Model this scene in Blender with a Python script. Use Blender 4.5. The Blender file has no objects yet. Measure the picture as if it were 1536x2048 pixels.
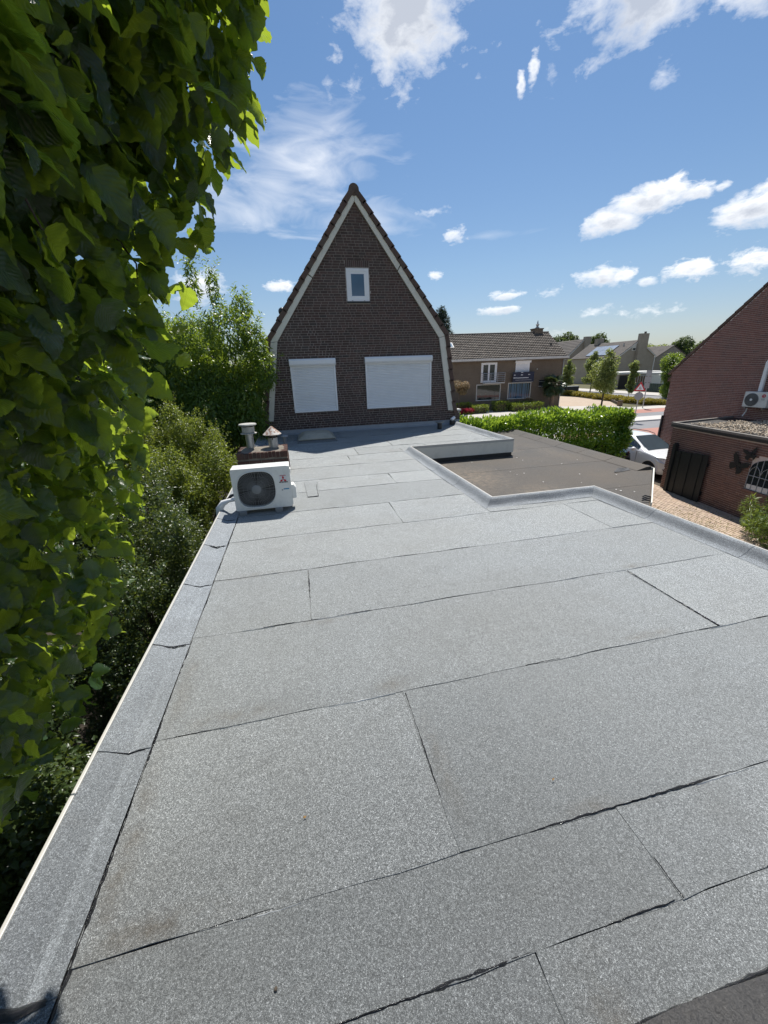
import bpy, math, random
import numpy as np
from mathutils import Vector, Matrix
random.seed(7); RNG = np.random.default_rng(11)
R = math.radians
sc = bpy.context.scene
COL = sc.collection

# ------------------------------------------------------------------ camera, sky, sun, exposure
CAMP = Vector((0, 0, 4.8))
cam = bpy.data.objects.new('camera', bpy.data.cameras.new('camera'))
COL.objects.link(cam); sc.camera = cam
cam.data.sensor_fit = 'VERTICAL'; cam.data.sensor_height = 36.0; cam.data.sensor_width = 27.0
cam.data.lens = 13.4735; cam.data.clip_start = 0.05; cam.data.clip_end = 3000
cam.matrix_world = Matrix.Translation(CAMP) @ Matrix(((0.97498, 0.107571, -0.19453), (-0.219699, 0.333049, -0.916957), (-0.03385, 0.936753, 0.348349))).to_4x4()

SUND = Vector((0.27, 0.50, 1.0)).normalized()
SUN_EL = math.asin(SUND.z); SUN_AZ = math.atan2(SUND.x, SUND.y)
sl = bpy.data.lights.new('sun', 'SUN'); sl.energy = 4.2; sl.angle = R(0.53); sl.color = (1, 0.955, 0.89)
so = bpy.data.objects.new('sun', sl); COL.objects.link(so)
so.rotation_euler = (-SUND).to_track_quat('-Z', 'Y').to_euler(); so.location = (20, 40, 60)

sc.view_settings.view_transform = 'Standard'; sc.view_settings.look = 'None'
sc.view_settings.gamma = 1; sc.view_settings.use_curve_mapping = False
sc.view_settings.exposure = 0.56

CLOUDS = [  # azimuth, elevation, half width, half height (degrees), density, softness
 (16.4,32.4,8.2,4.9,1,0),(12.6,36.8,7.6,3.6,1,0),(39.0,29.2,6.0,3.3,.9,.1),(44.5,30.2,7,2.6,.85,.2),(49.2,27.6,4.2,1.6,.8,.2),
 (29.9,27.3,.55,1.1,.85,.1),(28.7,26.4,.45,.9,.85,.1),(32,26.4,.6,.8,.4,.5),(9.9,27.6,1.4,.8,.4,.5),(7.5,27.0,.6,.9,.35,.5),
 (5.5,22.4,10.5,4.2,.62,1.3),(0,19.2,13,4.0,.62,1.3),(9,17,9,2.2,.4,1.3),
 (42.8,15.4,4.2,1.5,1,0),(39.6,14.2,3.2,1.2,1,0),(44.6,16.0,2.2,1.2,1,0),(47,15.4,2.0,.8,.9,0),(51.4,12.9,2.9,1.7,1,0),(54.5,14.2,2.6,1.2,1,0),
 (39.3,9.1,3.0,1.4,1,0),(41.2,9.0,1.6,1.0,1,0),(47.8,8.7,2.4,1.0,1,0),(53.2,8.9,2.6,1.4,1,0),(21.8,15,1.8,1.0,.75,.15),(19.7,10.9,1,.6,.8,.1),
 (28.8,8.2,2.2,.55,.85,.1),(28,6.6,2.6,.5,.75,.2),(-.2,10.3,2.2,.8,.95,.05),(-3.3,16.4,1.1,.5,.55,.3),(-10.4,9.9,3.4,1.9,.95,.05),
 (39.3,5.7,2.1,.45,.6,.3),(44.2,5.2,2.8,.6,.7,.3),(33.8,8.2,1.4,.45,.7,.3),(42,24.4,1,1,.4,.5),(19.2,17.4,2.6,.35,.4,.5),(26,14.6,6,.5,.2,.9),
 (48.8,15.3,1.2,.45,.7,.2),(43.7,8.1,1,.5,.7,.2),(17,3.6,3,.5,.4,.5),(33,3.4,4,.5,.4,.5)]
for i in range(38):  # unseen clouds added out of frame, sized large to lift the fill in shade
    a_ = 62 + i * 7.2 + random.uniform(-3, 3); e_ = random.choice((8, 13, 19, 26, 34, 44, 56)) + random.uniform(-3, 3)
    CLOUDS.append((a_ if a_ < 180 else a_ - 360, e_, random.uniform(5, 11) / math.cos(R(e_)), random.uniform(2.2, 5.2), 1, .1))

def build_world():
    w = bpy.data.worlds.new('World'); sc.world = w; w.use_nodes = True
    nt = w.node_tree; nt.nodes.clear(); N = nt.nodes; L = nt.links
    def mth(op, a, b=None, c=None, clamp=False):
        n = N.new('ShaderNodeMath'); n.operation = op; n.use_clamp = clamp
        for i, v in enumerate((a, b, c)):
            if v is None: continue
            if isinstance(v, (int, float)): n.inputs[i].default_value = v
            else: L.new(v, n.inputs[i])
        return n.outputs[0]
    sky = N.new('ShaderNodeTexSky'); sky.sky_type = 'NISHITA'; sky.sun_disc = False
    sky.sun_elevation = SUN_EL; sky.sun_rotation = SUN_AZ
    sky.air_density = 1.15; sky.dust_density = 0.35; sky.ozone_density = 2.2; sky.altitude = 20
    tc = N.new('ShaderNodeTexCoord'); sp = N.new('ShaderNodeSeparateXYZ'); L.new(tc.outputs['Generated'], sp.inputs[0])
    az = mth('MULTIPLY', mth('ARCTAN2', sp.outputs[0], sp.outputs[1]), 57.2958)
    el = mth('MULTIPLY', mth('ARCSINE', sp.outputs[2]), 57.2958)
    mp = N.new('ShaderNodeMapping'); mp.inputs['Scale'].default_value = (1, 1, 1.9); L.new(tc.outputs['Generated'], mp.inputs[0])
    def noise(scale, det, rough, dist=0.):
        n = N.new('ShaderNodeTexNoise'); n.inputs['Scale'].default_value = scale; n.inputs['Detail'].default_value = det
        n.inputs['Roughness'].default_value = rough; n.inputs['Distortion'].default_value = dist
        L.new(mp.outputs[0], n.inputs['Vector']); return n.outputs['Fac']
    big = mth('SUBTRACT', noise(11, 10, .60, .25), .5)
    fine = mth('SUBTRACT', noise(38, 8, .62, .3), .5)
    mp2 = N.new('ShaderNodeMapping'); mp2.inputs['Scale'].default_value = (1, 1, 3.2); mp2.inputs['Rotation'].default_value = (.25, .35, .4); L.new(tc.outputs['Generated'], mp2.inputs[0])
    wn = N.new('ShaderNodeTexNoise'); wn.inputs['Scale'].default_value = 7; wn.inputs['Detail'].default_value = 9; wn.inputs['Roughness'].default_value = .55; wn.inputs['Distortion'].default_value = .8; L.new(mp2.outputs[0], wn.inputs['Vector'])
    wisp = mth('SUBTRACT', wn.outputs['Fac'], .5)
    dispL = mth('MULTIPLY_ADD', big, 2.7, mth('MULTIPLY', fine, 1.15))
    dispS = mth('MULTIPLY_ADD', big, 1.6, mth('MULTIPLY', fine, 2.4))
    dispX = mth('MULTIPLY_ADD', big, 2.3, mth('MULTIPLY', fine, .95))
    dispT = mth('MULTIPLY', fine, 4.6)
    gr = mth('MULTIPLY_ADD', fine, 1.1, mth('MULTIPLY', big, 1.0))
    hard = soft = shade = None
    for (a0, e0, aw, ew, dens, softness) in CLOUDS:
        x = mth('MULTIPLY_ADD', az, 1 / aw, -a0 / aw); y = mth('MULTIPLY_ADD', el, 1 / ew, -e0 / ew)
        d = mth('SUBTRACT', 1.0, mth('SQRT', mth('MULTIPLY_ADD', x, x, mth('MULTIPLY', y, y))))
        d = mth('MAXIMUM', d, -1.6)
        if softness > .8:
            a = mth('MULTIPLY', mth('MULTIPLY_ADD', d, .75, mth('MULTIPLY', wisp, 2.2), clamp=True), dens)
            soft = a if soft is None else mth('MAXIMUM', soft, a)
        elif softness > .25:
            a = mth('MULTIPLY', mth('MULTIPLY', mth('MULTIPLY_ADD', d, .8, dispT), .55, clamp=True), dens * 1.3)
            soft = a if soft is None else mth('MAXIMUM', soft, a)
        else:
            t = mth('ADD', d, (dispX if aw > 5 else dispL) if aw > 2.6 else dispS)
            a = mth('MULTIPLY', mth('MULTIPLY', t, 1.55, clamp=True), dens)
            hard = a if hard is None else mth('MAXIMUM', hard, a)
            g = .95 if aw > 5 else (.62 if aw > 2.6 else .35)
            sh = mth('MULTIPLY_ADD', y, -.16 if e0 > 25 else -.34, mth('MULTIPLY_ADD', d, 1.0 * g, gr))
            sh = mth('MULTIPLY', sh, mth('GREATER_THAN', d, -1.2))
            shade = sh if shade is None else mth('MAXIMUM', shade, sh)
    alpha = mth('MAXIMUM', hard, soft)
    fr = N.new('ShaderNodeValToRGB'); L.new(shade, fr.inputs[0])
    e = fr.color_ramp.elements; e[0].position = .06; e[0].color = (1, 1, 1, 1); e[1].position = .85; e[1].color = (.46, .50, .58, 1)
    m = fr.color_ramp.elements.new(.4); m.color = (.74, .77, .82, 1)
    vm = N.new('ShaderNodeVectorMath'); vm.operation = 'SCALE'; vm.inputs['Scale'].default_value = CLOUD_GAIN; L.new(fr.outputs[0], vm.inputs[0])
    tint = N.new('ShaderNodeVectorMath'); tint.operation = 'MULTIPLY'; tint.inputs[1].default_value = SKY_TINT; L.new(sky.outputs[0], tint.inputs[0])
    er = N.new('ShaderNodeValToRGB'); L.new(mth('MULTIPLY', el, 1 / 40, clamp=True), er.inputs[0])
    q = er.color_ramp.elements; q[0].position = 0; q[0].color = (.84, .84, .97, 1); q[1].position = .75; q[1].color = (.88, .97, 1.0, 1)
    q3 = er.color_ramp.elements.new(.09); q3.color = (1.0, .91, .95, 1)
    q2 = er.color_ramp.elements.new(.28); q2.color = (1.02, .99, .97, 1)
    tt = N.new('ShaderNodeVectorMath'); tt.operation = 'MULTIPLY'; L.new(tint.outputs[0], tt.inputs[0]); L.new(er.outputs[0], tt.inputs[1]); tint = tt
    mix = N.new('ShaderNodeMix'); mix.data_type = 'RGBA'
    L.new(alpha, mix.inputs['Factor']); L.new(tint.outputs[0], mix.inputs['A']); L.new(vm.outputs[0], mix.inputs['B'])
    bg = N.new('ShaderNodeBackground'); bg.inputs['Strength'].default_value = SKY_STRENGTH
    L.new(mix.outputs['Result'], bg.inputs['Color'])
    out = N.new('ShaderNodeOutputWorld'); L.new(bg.outputs[0], out.inputs[0])
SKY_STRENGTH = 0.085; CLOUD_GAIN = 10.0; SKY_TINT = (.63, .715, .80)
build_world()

# ------------------------------------------------------------------ mesh helpers
class MB:
    def __init__(s): s.v = []; s.f = []
    def add(s, vs, fs):
        o = len(s.v); s.v += [tuple(v) for v in vs]; s.f += [tuple(i + o for i in f) for f in fs]; return s
    def box(s, x0, x1, y0, y1, z0, z1):
        return s.add([(x0,y0,z0),(x1,y0,z0),(x1,y1,z0),(x0,y1,z0),(x0,y0,z1),(x1,y0,z1),(x1,y1,z1),(x0,y1,z1)],
                     [(0,3,2,1),(4,5,6,7),(0,1,5,4),(1,2,6,5),(2,3,7,6),(3,0,4,7)])
    def obox(s, c, ax, ay, az, hx, hy, hz):
        c = Vector(c); ax = Vector(ax).normalized() * hx; ay = Vector(ay).normalized() * hy; az = Vector(az).normalized() * hz
        vs = [c + ax * i + ay * j + az * k for k in (-1, 1) for (i, j) in ((-1, -1), (1, -1), (1, 1), (-1, 1))]
        return s.add(vs, [(0,3,2,1),(4,5,6,7),(0,1,5,4),(1,2,6,5),(2,3,7,6),(3,0,4,7)])
    def prism(s, poly, ext):           # planar polygon (3D points) extruded by vector
        n = len(poly); e = Vector(ext); a = [Vector(q) for q in poly]
        return s.add(a + [q + e for q in a], [tuple(range(n))[::-1], tuple(range(n, 2 * n))] + [(i, (i + 1) % n, n + (i + 1) % n, n + i) for i in range(n)])
    def tube(s, pts, r, n=8, caps=True):
        pts = [Vector(q) for q in pts]; rr = r if isinstance(r, (list, tuple)) else [r] * len(pts)
        rings = []; prev = None
        for i, q in enumerate(pts):
            t = (pts[min(i + 1, len(pts) - 1)] - pts[max(i - 1, 0)]).normalized()
            if prev is None:
                a = t.orthogonal().normalized()
            else:
                a = (prev - t * prev.dot(t)).normalized()
            prev = a; b = t.cross(a)
            rings.append([q + (a * math.cos(2 * math.pi * k / n) + b * math.sin(2 * math.pi * k / n)) * rr[i] for k in range(n)])
        vs = [v for g in rings for v in g]; fs = []
        for i in range(len(pts) - 1):
            for k in range(n):
                fs.append((i * n + k, i * n + (k + 1) % n, (i + 1) * n + (k + 1) % n, (i + 1) * n + k))
        if caps: fs += [tuple(range(n))[::-1], tuple(range((len(pts) - 1) * n, len(pts) * n))]
        return s.add(vs, fs)
    def lathe(s, prof, c=(0, 0, 0), n=20, axis=(0, 0, 1)):   # profile (r, h)
        ax = Vector(axis).normalized(); a = ax.orthogonal().normalized(); b = ax.cross(a); c = Vector(c)
        vs = [c + ax * h + (a * math.cos(2 * math.pi * k / n) + b * math.sin(2 * math.pi * k / n)) * max(r, 1e-4) for r, h in prof for k in range(n)]
        fs = [(i * n + k, i * n + (k + 1) % n, (i + 1) * n + (k + 1) % n, (i + 1) * n + k) for i in range(len(prof) - 1) for k in range(n)]
        fs += [tuple(range(n))[::-1], tuple(range((len(prof) - 1) * n, len(prof) * n))]
        return s.add(vs, fs)
    def quad(s, a, b, c, d): return s.add([a, b, c, d], [(0, 1, 2, 3)])
    def sphere(s, c, r, n=10, m=6, sz=1.0):
        prof = [(r * math.sin(math.pi * i / m), -r * sz * math.cos(math.pi * i / m)) for i in range(m + 1)]
        return s.lathe(prof, c, n)
    def mesh(s, name, mat=None, off=(0, 0, 0), smooth=False):
        me = bpy.data.meshes.new(name); o = Vector(off)
        me.from_pydata([tuple(Vector(v) - o) for v in s.v], [], s.f); me.update()
        if mat: me.materials.append(mat)
        if smooth:
            me.polygons.foreach_set('use_smooth', [True] * len(me.polygons))
            try: me.set_sharp_from_angle(angle=R(40))
            except Exception: pass
        return me

def thing(name, label, cat, loc=(0, 0, 0), rotz=0, group=None, kind=None):
    o = bpy.data.objects.new(name, None); COL.objects.link(o); o.empty_display_size = .2
    o.location = loc; o.rotation_euler = (0, 0, rotz); o['label'] = label; o['category'] = cat
    if group: o['group'] = group
    if kind: o['kind'] = kind
    return o
def base_of(o):
    while o.parent is not None: o = o.parent
    return Vector(o.location)
def link(name, me, parent=None, loc=None):
    o = bpy.data.objects.new(name, me); COL.objects.link(o)
    if parent is not None: o.parent = parent
    if loc is not None: o.location = loc
    return o
def part(name, mb, mat, parent, local=False, smooth=False, label=None, kind=None, bevel=0):
    off = (0, 0, 0) if local else base_of(parent)
    o = link(name, mb.mesh(name, mat, off, smooth), parent)
    if label: o['label'] = label
    if kind: o['kind'] = kind
    if bevel:
        m = o.modifiers.new('edge', 'BEVEL'); m.width = bevel; m.segments = 2; m.limit_method = 'ANGLE'
    return o
def struct(name, mb, mat, smooth=False):
    o = link(name, mb.mesh(name, mat, (0, 0, 0), smooth)); o['kind'] = 'structure'; return o
def single(name, mb, mat, label, cat, group=None, smooth=False, kind=None, loc=None):
    xs = np.array(mb.v); c = Vector(((xs[:, 0].min() + xs[:, 0].max()) / 2, (xs[:, 1].min() + xs[:, 1].max()) / 2, xs[:, 2].min()))
    o = link(name, mb.mesh(name, mat, c, smooth)); o.location = c; o['label'] = label; o['category'] = cat
    if group: o['group'] = group
    if kind: o['kind'] = kind
    return o
def dup(o, parent=None, loc=None, rotz=None, label=None):
    c = o.copy(); COL.objects.link(c)
    if parent is not None: c.parent = parent
    if loc is not None: c.location = loc
    if rotz is not None: c.rotation_euler = (0, 0, rotz)
    if label: c['label'] = label
    for ch in list(o.children): dup(ch, c)
    return c

# ------------------------------------------------------------------ materials
class NT:
    def __init__(s, name):
        s.m = bpy.data.materials.new(name); s.m.use_nodes = True; s.nt = s.m.node_tree; s.N = s.nt.nodes; s.L = s.nt.links
        s.bsdf = s.N['Principled BSDF']; s.tc = s.N.new('ShaderNodeTexCoord')
        s.geo = s.N.new('ShaderNodeNewGeometry'); s.oi = s.N.new('ShaderNodeObjectInfo'); s.pos = s.geo.outputs['Position']
    def put(s, sock, v):
        if isinstance(v, bpy.types.NodeSocket): s.L.new(v, sock)
        elif isinstance(v, (tuple, list)) and len(v) == 3 and len(sock.default_value) == 4: sock.default_value = (*v, 1)
        else: sock.default_value = v
    def math(s, op, a, b=None, c=None, clamp=False):
        n = s.N.new('ShaderNodeMath'); n.operation = op; n.use_clamp = clamp
        for i, v in enumerate((a, b, c)):
            if v is not None: s.put(n.inputs[i], v)
        return n.outputs[0]
    def noise(s, scale, det=4, rough=.55, vec=None, out='Fac', dist=0):
        n = s.N.new('ShaderNodeTexNoise'); n.inputs['Scale'].default_value = scale; n.inputs['Detail'].default_value = det
        n.inputs['Roughness'].default_value = rough; n.inputs['Distortion'].default_value = dist; s.L.new(vec or s.pos, n.inputs['Vector']); return n.outputs[out]
    def vor(s, scale, out='Color', vec=None, feat='F1'):
        n = s.N.new('ShaderNodeTexVoronoi'); n.feature = feat; n.inputs['Scale'].default_value = scale; s.L.new(vec or s.pos, n.inputs['Vector']); return n.outputs[out]
    def map(s, scale=(1, 1, 1), vec=None, rot=(0, 0, 0)):
        n = s.N.new('ShaderNodeMapping'); n.inputs['Scale'].default_value = scale; n.inputs['Rotation'].default_value = rot; s.L.new(vec or s.pos, n.inputs[0]); return n.outputs[0]
    def ramp(s, fac, stops, interp='LINEAR'):
        n = s.N.new('ShaderNodeValToRGB'); s.L.new(fac, n.inputs[0]); cr = n.color_ramp; cr.interpolation = interp
        for i, (p, c) in enumerate(stops):
            e = cr.elements[i] if i < 2 else cr.elements.new(p)
            e.position = p; e.color = (*c, 1) if isinstance(c, tuple) else (c, c, c, 1)
        return n.outputs[0]
    def mix(s, fac, a, b, mode='MIX'):
        n = s.N.new('ShaderNodeMix'); n.data_type = 'RGBA'; n.blend_type = mode
        s.put(n.inputs['Factor'], fac); s.put(n.inputs['A'], a); s.put(n.inputs['B'], b); return n.outputs['Result']
    def sep(s, v):
        n = s.N.new('ShaderNodeSeparateXYZ'); s.L.new(v, n.inputs[0]); return n.outputs
    def bump(s, h, strength=.3, dist=.01, prev=None):
        n = s.N.new('ShaderNodeBump'); n.inputs['Strength'].default_value = strength; n.inputs['Distance'].default_value = dist
        s.L.new(h, n.inputs['Height'])
        if prev: s.L.new(prev, n.inputs['Normal'])
        s.L.new(n.outputs[0], s.bsdf.inputs['Normal']); return n.outputs[0]
    def set(s, **k):
        for a, v in k.items(): s.put(s.bsdf.inputs[{'col': 'Base Color', 'rough': 'Roughness', 'metal': 'Metallic', 'spec': 'Specular IOR Level', 'coat': 'Coat Weight', 'alpha': 'Alpha', 'trans': 'Transmission Weight', 'ior': 'IOR'}[a]], v)
        return s
def plain(name, col, rough=.6, var=.12, scale=3., bump=0., bscale=60, metal=0., spec=.5, dirt=0., coat=0):
    t = NT(name); n = t.noise(scale, 5, .6)
    c = t.mix(n, tuple(x * (1 - var * 1.5) for x in col), tuple(min(1, x * (1 + var * 1.5)) for x in col))
    if dirt:
        d = t.ramp(t.noise(scale * 1.7, 6, .7), [(.48, 0.), (.72, 1.)])
        c = t.mix(t.math('MULTIPLY', d, dirt), c, (.10, .09, .075))
    t.set(col=c, rough=rough, metal=metal, spec=spec, coat=coat)
    if bump: t.bump(t.noise(bscale, 4, .6), bump, .01)
    return t.m
def rnd(t):   # random per piece, whether it is its own object or an island of a joined part
    return t.math('FRACT', t.math('ADD', t.math('MULTIPLY', t.oi.outputs['Random'], 7.31), t.math('MULTIPLY', t.geo.outputs['Random Per Island'], 3.77)))
def brick_mat(name, cols, rough=.85):
    t = NT(name); r = rnd(t)
    st = [(i / (len(cols) - 1), c) for i, c in enumerate(cols)]
    c = t.ramp(r, st); n = t.noise(30, 5, .65)
    c = t.mix(t.ramp(n, [(.35, 0.), (.75, .55)]), c, tuple(x * .55 for x in cols[0]))
    w = t.noise(1.1, 5, .6)
    c = t.mix(t.ramp(w, [(.45, 0.), (.8, .35)]), c, (.16, .15, .135))
    t.set(col=c, rough=rough, spec=.25); t.bump(t.noise(120, 5, .7), .5, .004); return t.m

STAINS = [(.42,1.88,.16,.08,.8),(3.05,2.75,.24,.06,.6),(2.35,1.86,.30,.05,.7),(-.6,1.88,.40,.07,.7),(-.72,.97,.34,.07,.9),(1.1,.95,.2,.05,.6),(.0,2.67,.34,.06,.6),(.53,1.3,.07,.4,.6),(-.91,1.25,.08,.6,.8),(3.5,4.6,.3,.08,.5),(-.55,3.62,.5,.08,.5),(.75,.4,.12,.25,.6),(2.2,9.2,.4,.3,.4),(-.9,2.2,.08,.5,.6)]
GSTAINS = [(3.6,7.4,.9,1.3,.9),(4.3,6.0,.8,.7,.8),(5.6,9.6,.7,.25,.7),(3.3,8.6,.6,.3,.6),(6.6,9.2,.5,1.6,.35)]
def felt_mat(name, lo, mid, hi, tint, gran=420, stains=False, sheen=.3, wear=.55, slist=None, scol=(.075, .066, .052)):
    t = NT(name)
    g = t.sep(t.vor(gran, 'Color'))[0]; g2 = t.sep(t.vor(gran * .66, 'Color'))[1]
    m7, m13 = tuple(x * .62 for x in mid), tuple(x * 1.35 for x in mid)
    c = t.ramp(g, [(.0, lo), (.22, m7), (.5, mid), (.80, m13), (.975, hi)])
    c2 = t.ramp(g2, [(.0, m7), (.5, mid), (.86, m13), (.985, hi)])
    c = t.mix(.42, c, c2)
    big = t.noise(.55, 6, .62); c = t.mix(t.ramp(big, [(.35, 0.), (.72, wear)]), c, tint)
    med = t.noise(2.6, 6, .7, dist=.6); c = t.mix(t.ramp(med, [(.5, 0.), (.78, .28)]), c, tuple(x * .66 for x in tint))
    c = t.mix(t.math('MULTIPLY', t.oi.outputs['Random'], .42), c, tuple(x * .74 for x in mid))
    ring = t.noise(.9, 3, .5, dist=.4); c = t.mix(t.ramp(ring, [(.50, 0.), (.535, .13), (.56, .0), (.60, .06), (.75, .16)]), c, tuple(x * .55 for x in tint))
    streak = t.noise(3.2, 5, .6, vec=t.map((.35, 2.4, 1)))
    c = t.mix(t.ramp(streak, [(.58, 0.), (.8, .16)]), c, (.085, .08, .07))
    if stains:
        p = t.sep(t.pos); acc = None
        for (x, y, rx, ry, k) in (slist or STAINS):
            a = t.math('MULTIPLY_ADD', p[0], 1 / rx, -x / rx); b = t.math('MULTIPLY_ADD', p[1], 1 / ry, -y / ry)
            d = t.math('MULTIPLY', t.math('SUBTRACT', 1., t.math('SQRT', t.math('MULTIPLY_ADD', a, a, t.math('MULTIPLY', b, b))), clamp=True), k)
            acc = d if acc is None else t.math('MAXIMUM', acc, d)
        f = t.math('MULTIPLY', acc, t.ramp(t.noise(9, 6, .7), [(.36, 0.), (.66, 1.)]))
        c = t.mix(f, c, scol)
    gn = t.ramp(t.noise(170, 3, .75), [(.32, .62), (.68, 1.38)]); c = t.mix(1., c, gn, 'MULTIPLY')
    g3 = t.ramp(t.sep(t.vor(150, 'Color'))[0], [(.0, .80), (.5, .98), (1., 1.24)]); c = t.mix(1., c, g3, 'MULTIPLY')
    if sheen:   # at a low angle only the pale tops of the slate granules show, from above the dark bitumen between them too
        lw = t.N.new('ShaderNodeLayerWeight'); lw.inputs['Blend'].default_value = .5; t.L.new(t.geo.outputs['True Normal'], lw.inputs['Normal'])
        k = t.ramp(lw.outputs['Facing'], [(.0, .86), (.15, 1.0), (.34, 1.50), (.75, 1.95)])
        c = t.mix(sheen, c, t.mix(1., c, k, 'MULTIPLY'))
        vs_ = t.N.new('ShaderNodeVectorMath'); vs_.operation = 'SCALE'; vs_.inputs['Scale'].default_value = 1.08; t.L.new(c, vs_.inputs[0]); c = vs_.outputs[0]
    t.set(col=c, rough=.72, spec=.35)
    h = t.math('ADD', t.math('MULTIPLY', t.vor(gran * .6, 'Distance'), -1.), t.math('MULTIPLY', t.noise(7, 3, .5), 1.2))
    t.bump(h, .5, .004); return t.m
def leaf_mat(name, dark, light, trans, tw=.4, rough=.42, veins=False, spec=.5):
    t = NT(name); r = rnd(t)
    c = t.mix(r, dark, light)
    tr = t.mix(r, tuple(x * .75 for x in trans), trans)
    if veins:
        uv = t.sep(t.tc.outputs['UV']); u = t.math('ABSOLUTE', t.math('SUBTRACT', uv[0], .5))
        ph = t.math('SUBTRACT', t.math('MULTIPLY', uv[1], 9.), t.math('MULTIPLY', u, 7.5))
        w = t.math('ABSOLUTE', t.math('SUBTRACT', t.math('FRACT', ph), .5))
        vein = t.math('MAXIMUM', t.math('SUBTRACT', 1., t.math('MULTIPLY', w, 9.), clamp=True), t.math('SUBTRACT', 1., t.math('MULTIPLY', u, 42.), clamp=True))
        c = t.mix(t.math('MULTIPLY', vein, .35), c, tuple(x * 2.0 for x in light))
        tr = t.mix(t.math('MULTIPLY', vein, .45), tr, tuple(x * .45 for x in trans))
        c = t.mix(t.ramp(t.noise(40, 4, .6), [(.5, 0.), (.8, .4)]), c, tuple(x * .6 for x in dark))
        h = t.math('ADD', t.math('MULTIPLY', w, 1.6), t.math('MULTIPLY', t.noise(90, 3, .6), .6))
        t.bump(h, .4, .005)
    t.set(col=c, rough=rough, spec=spec)
    tb = t.N.new('ShaderNodeBsdfTranslucent'); t.put(tb.inputs['Color'], tr)
    ms = t.N.new('ShaderNodeMixShader'); ms.inputs[0].default_value = tw
    out = [n for n in t.N if n.type == 'OUTPUT_MATERIAL'][0]
    t.L.new(t.bsdf.outputs[0], ms.inputs[1]); t.L.new(tb.outputs[0], ms.inputs[2]); t.L.new(ms.outputs[0], out.inputs[0]); return t.m
def tiles_mat(name, cols):
    t = NT(name); c = t.ramp(rnd(t), [(i / (len(cols) - 1), c) for i, c in enumerate(cols)])
    c = t.mix(t.ramp(t.noise(2.2, 6, .7), [(.45, 0.), (.75, .6)]), c, (.13, .125, .105)); t.set(col=c, rough=.8, spec=.3)
    t.bump(t.noise(45, 5, .65), .4, .01); return t.m
def glass_mat(name, col=(.015, .02, .024), rough=.03, metal=0):
    t = NT(name); c = t.mix(t.noise(1.2, 3), col, tuple(x * 2 for x in col)); t.set(col=c, rough=rough, spec=.5 if rough > .05 else .9, metal=metal)
    t.bump(t.noise(1.4, 2), .04, .05); return t.m
def facade_mat(name, a, b, mortar):  # brick too far off to tell the pieces apart
    t = NT(name); bt = t.N.new('ShaderNodeTexBrick'); bt.inputs['Scale'].default_value = 1
    cmb = t.N.new('ShaderNodeCombineXYZ'); p = t.sep(t.pos); t.L.new(t.math('ADD', p[0], p[1]), cmb.inputs[0]); t.L.new(p[2], cmb.inputs[1]); t.L.new(cmb.outputs[0], bt.inputs['Vector'])
    t.put(bt.inputs['Color1'], a); t.put(bt.inputs['Color2'], b); t.put(bt.inputs['Mortar'], mortar)
    bt.inputs['Brick Width'].default_value = .22; bt.inputs['Row Height'].default_value = .0725; bt.inputs['Mortar Size'].default_value = .010
    c = t.mix(t.ramp(t.noise(.7, 6, .65), [(.4, 0.), (.8, .4)]), bt.outputs['Color'], tuple(x * .6 for x in a))
    t.set(col=c, rough=.9, spec=.2); t.bump(t.noise(25, 4), .3, .01); return t.m

M = {}
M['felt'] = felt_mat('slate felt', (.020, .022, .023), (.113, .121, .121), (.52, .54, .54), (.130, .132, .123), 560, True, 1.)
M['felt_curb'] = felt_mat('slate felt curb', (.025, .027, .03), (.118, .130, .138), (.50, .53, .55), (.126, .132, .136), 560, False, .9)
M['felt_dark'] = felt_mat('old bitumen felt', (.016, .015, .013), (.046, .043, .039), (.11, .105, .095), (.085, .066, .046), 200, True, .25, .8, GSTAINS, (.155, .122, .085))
M['bitumen'] = plain('bitumen', (.012, .012, .013), .16, .3, 40, 1., 240, spec=.8)
M['bitumen_matt'] = plain('bitumen matt', (.022, .021, .02), .5, .4, 12, .9, 70, dirt=.25)
M['selvedge'] = plain('pale felt selvedge', (.50, .51, .50), .8, .15, 30)
M['alu'] = plain('aluminium trim', (.50, .485, .44), .45, .06, 4, metal=0., spec=.5, dirt=.12)
M['cream'] = plain('cream paint', (.74, .71, .61), .5, .05, 2.5, .05, 40, dirt=.16)
M['white'] = plain('white plastic', (.88, .88, .88), .35, .03, 2, dirt=.05)
M['shutter'] = plain('white shutter slat', (.86, .87, .88), .38, .03, 2, dirt=.06)
M['ac_white'] = plain('off white sheet metal', (.74, .74, .70), .4, .05, 3, dirt=.22)
M['offwhite'] = plain('weathered white render', (.62, .61, .57), .7, .08, 1.5, .1, 30, dirt=.15)
M['dark_plastic'] = plain('dark plastic', (.02, .021, .023), .4, .2, 6)
M['grey_plastic'] = plain('grey plastic', (.19, .20, .205), .5, .08, 4, dirt=.15)
M['steel'] = plain('galvanised steel', (.42, .43, .44), .42, .12, 12, .1, 50, metal=.85, dirt=.2)
M['zinc'] = plain('lead flashing', (.30, .315, .33), .5, .12, 3, .25, 14, dirt=.2)
def rust():
    t = NT('rusty painted metal'); n = t.noise(17, 6, .65)
    c = t.ramp(n, [(.40, (.62, .60, .56)), (.53, (.50, .44, .38)), (.58, (.27, .12, .07)), (.72, (.14, .06, .04))], 'LINEAR'); t.set(col=c, rough=.7, spec=.3); t.bump(n, .3, .01); return t.m
M['rust'] = rust()
M['trim_dark'] = plain('weathered roof edge', (.20, .185, .165), .7, .2, 5, .2, 30, dirt=.3)
M['cap_grey'] = plain('weathered flue cap', (.43, .42, .38), .6, .1, 6, dirt=.4)
M['dome'] = plain('weathered acrylic dome', (.40, .37, .29), .45, .12, 3, dirt=.45)
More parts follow.
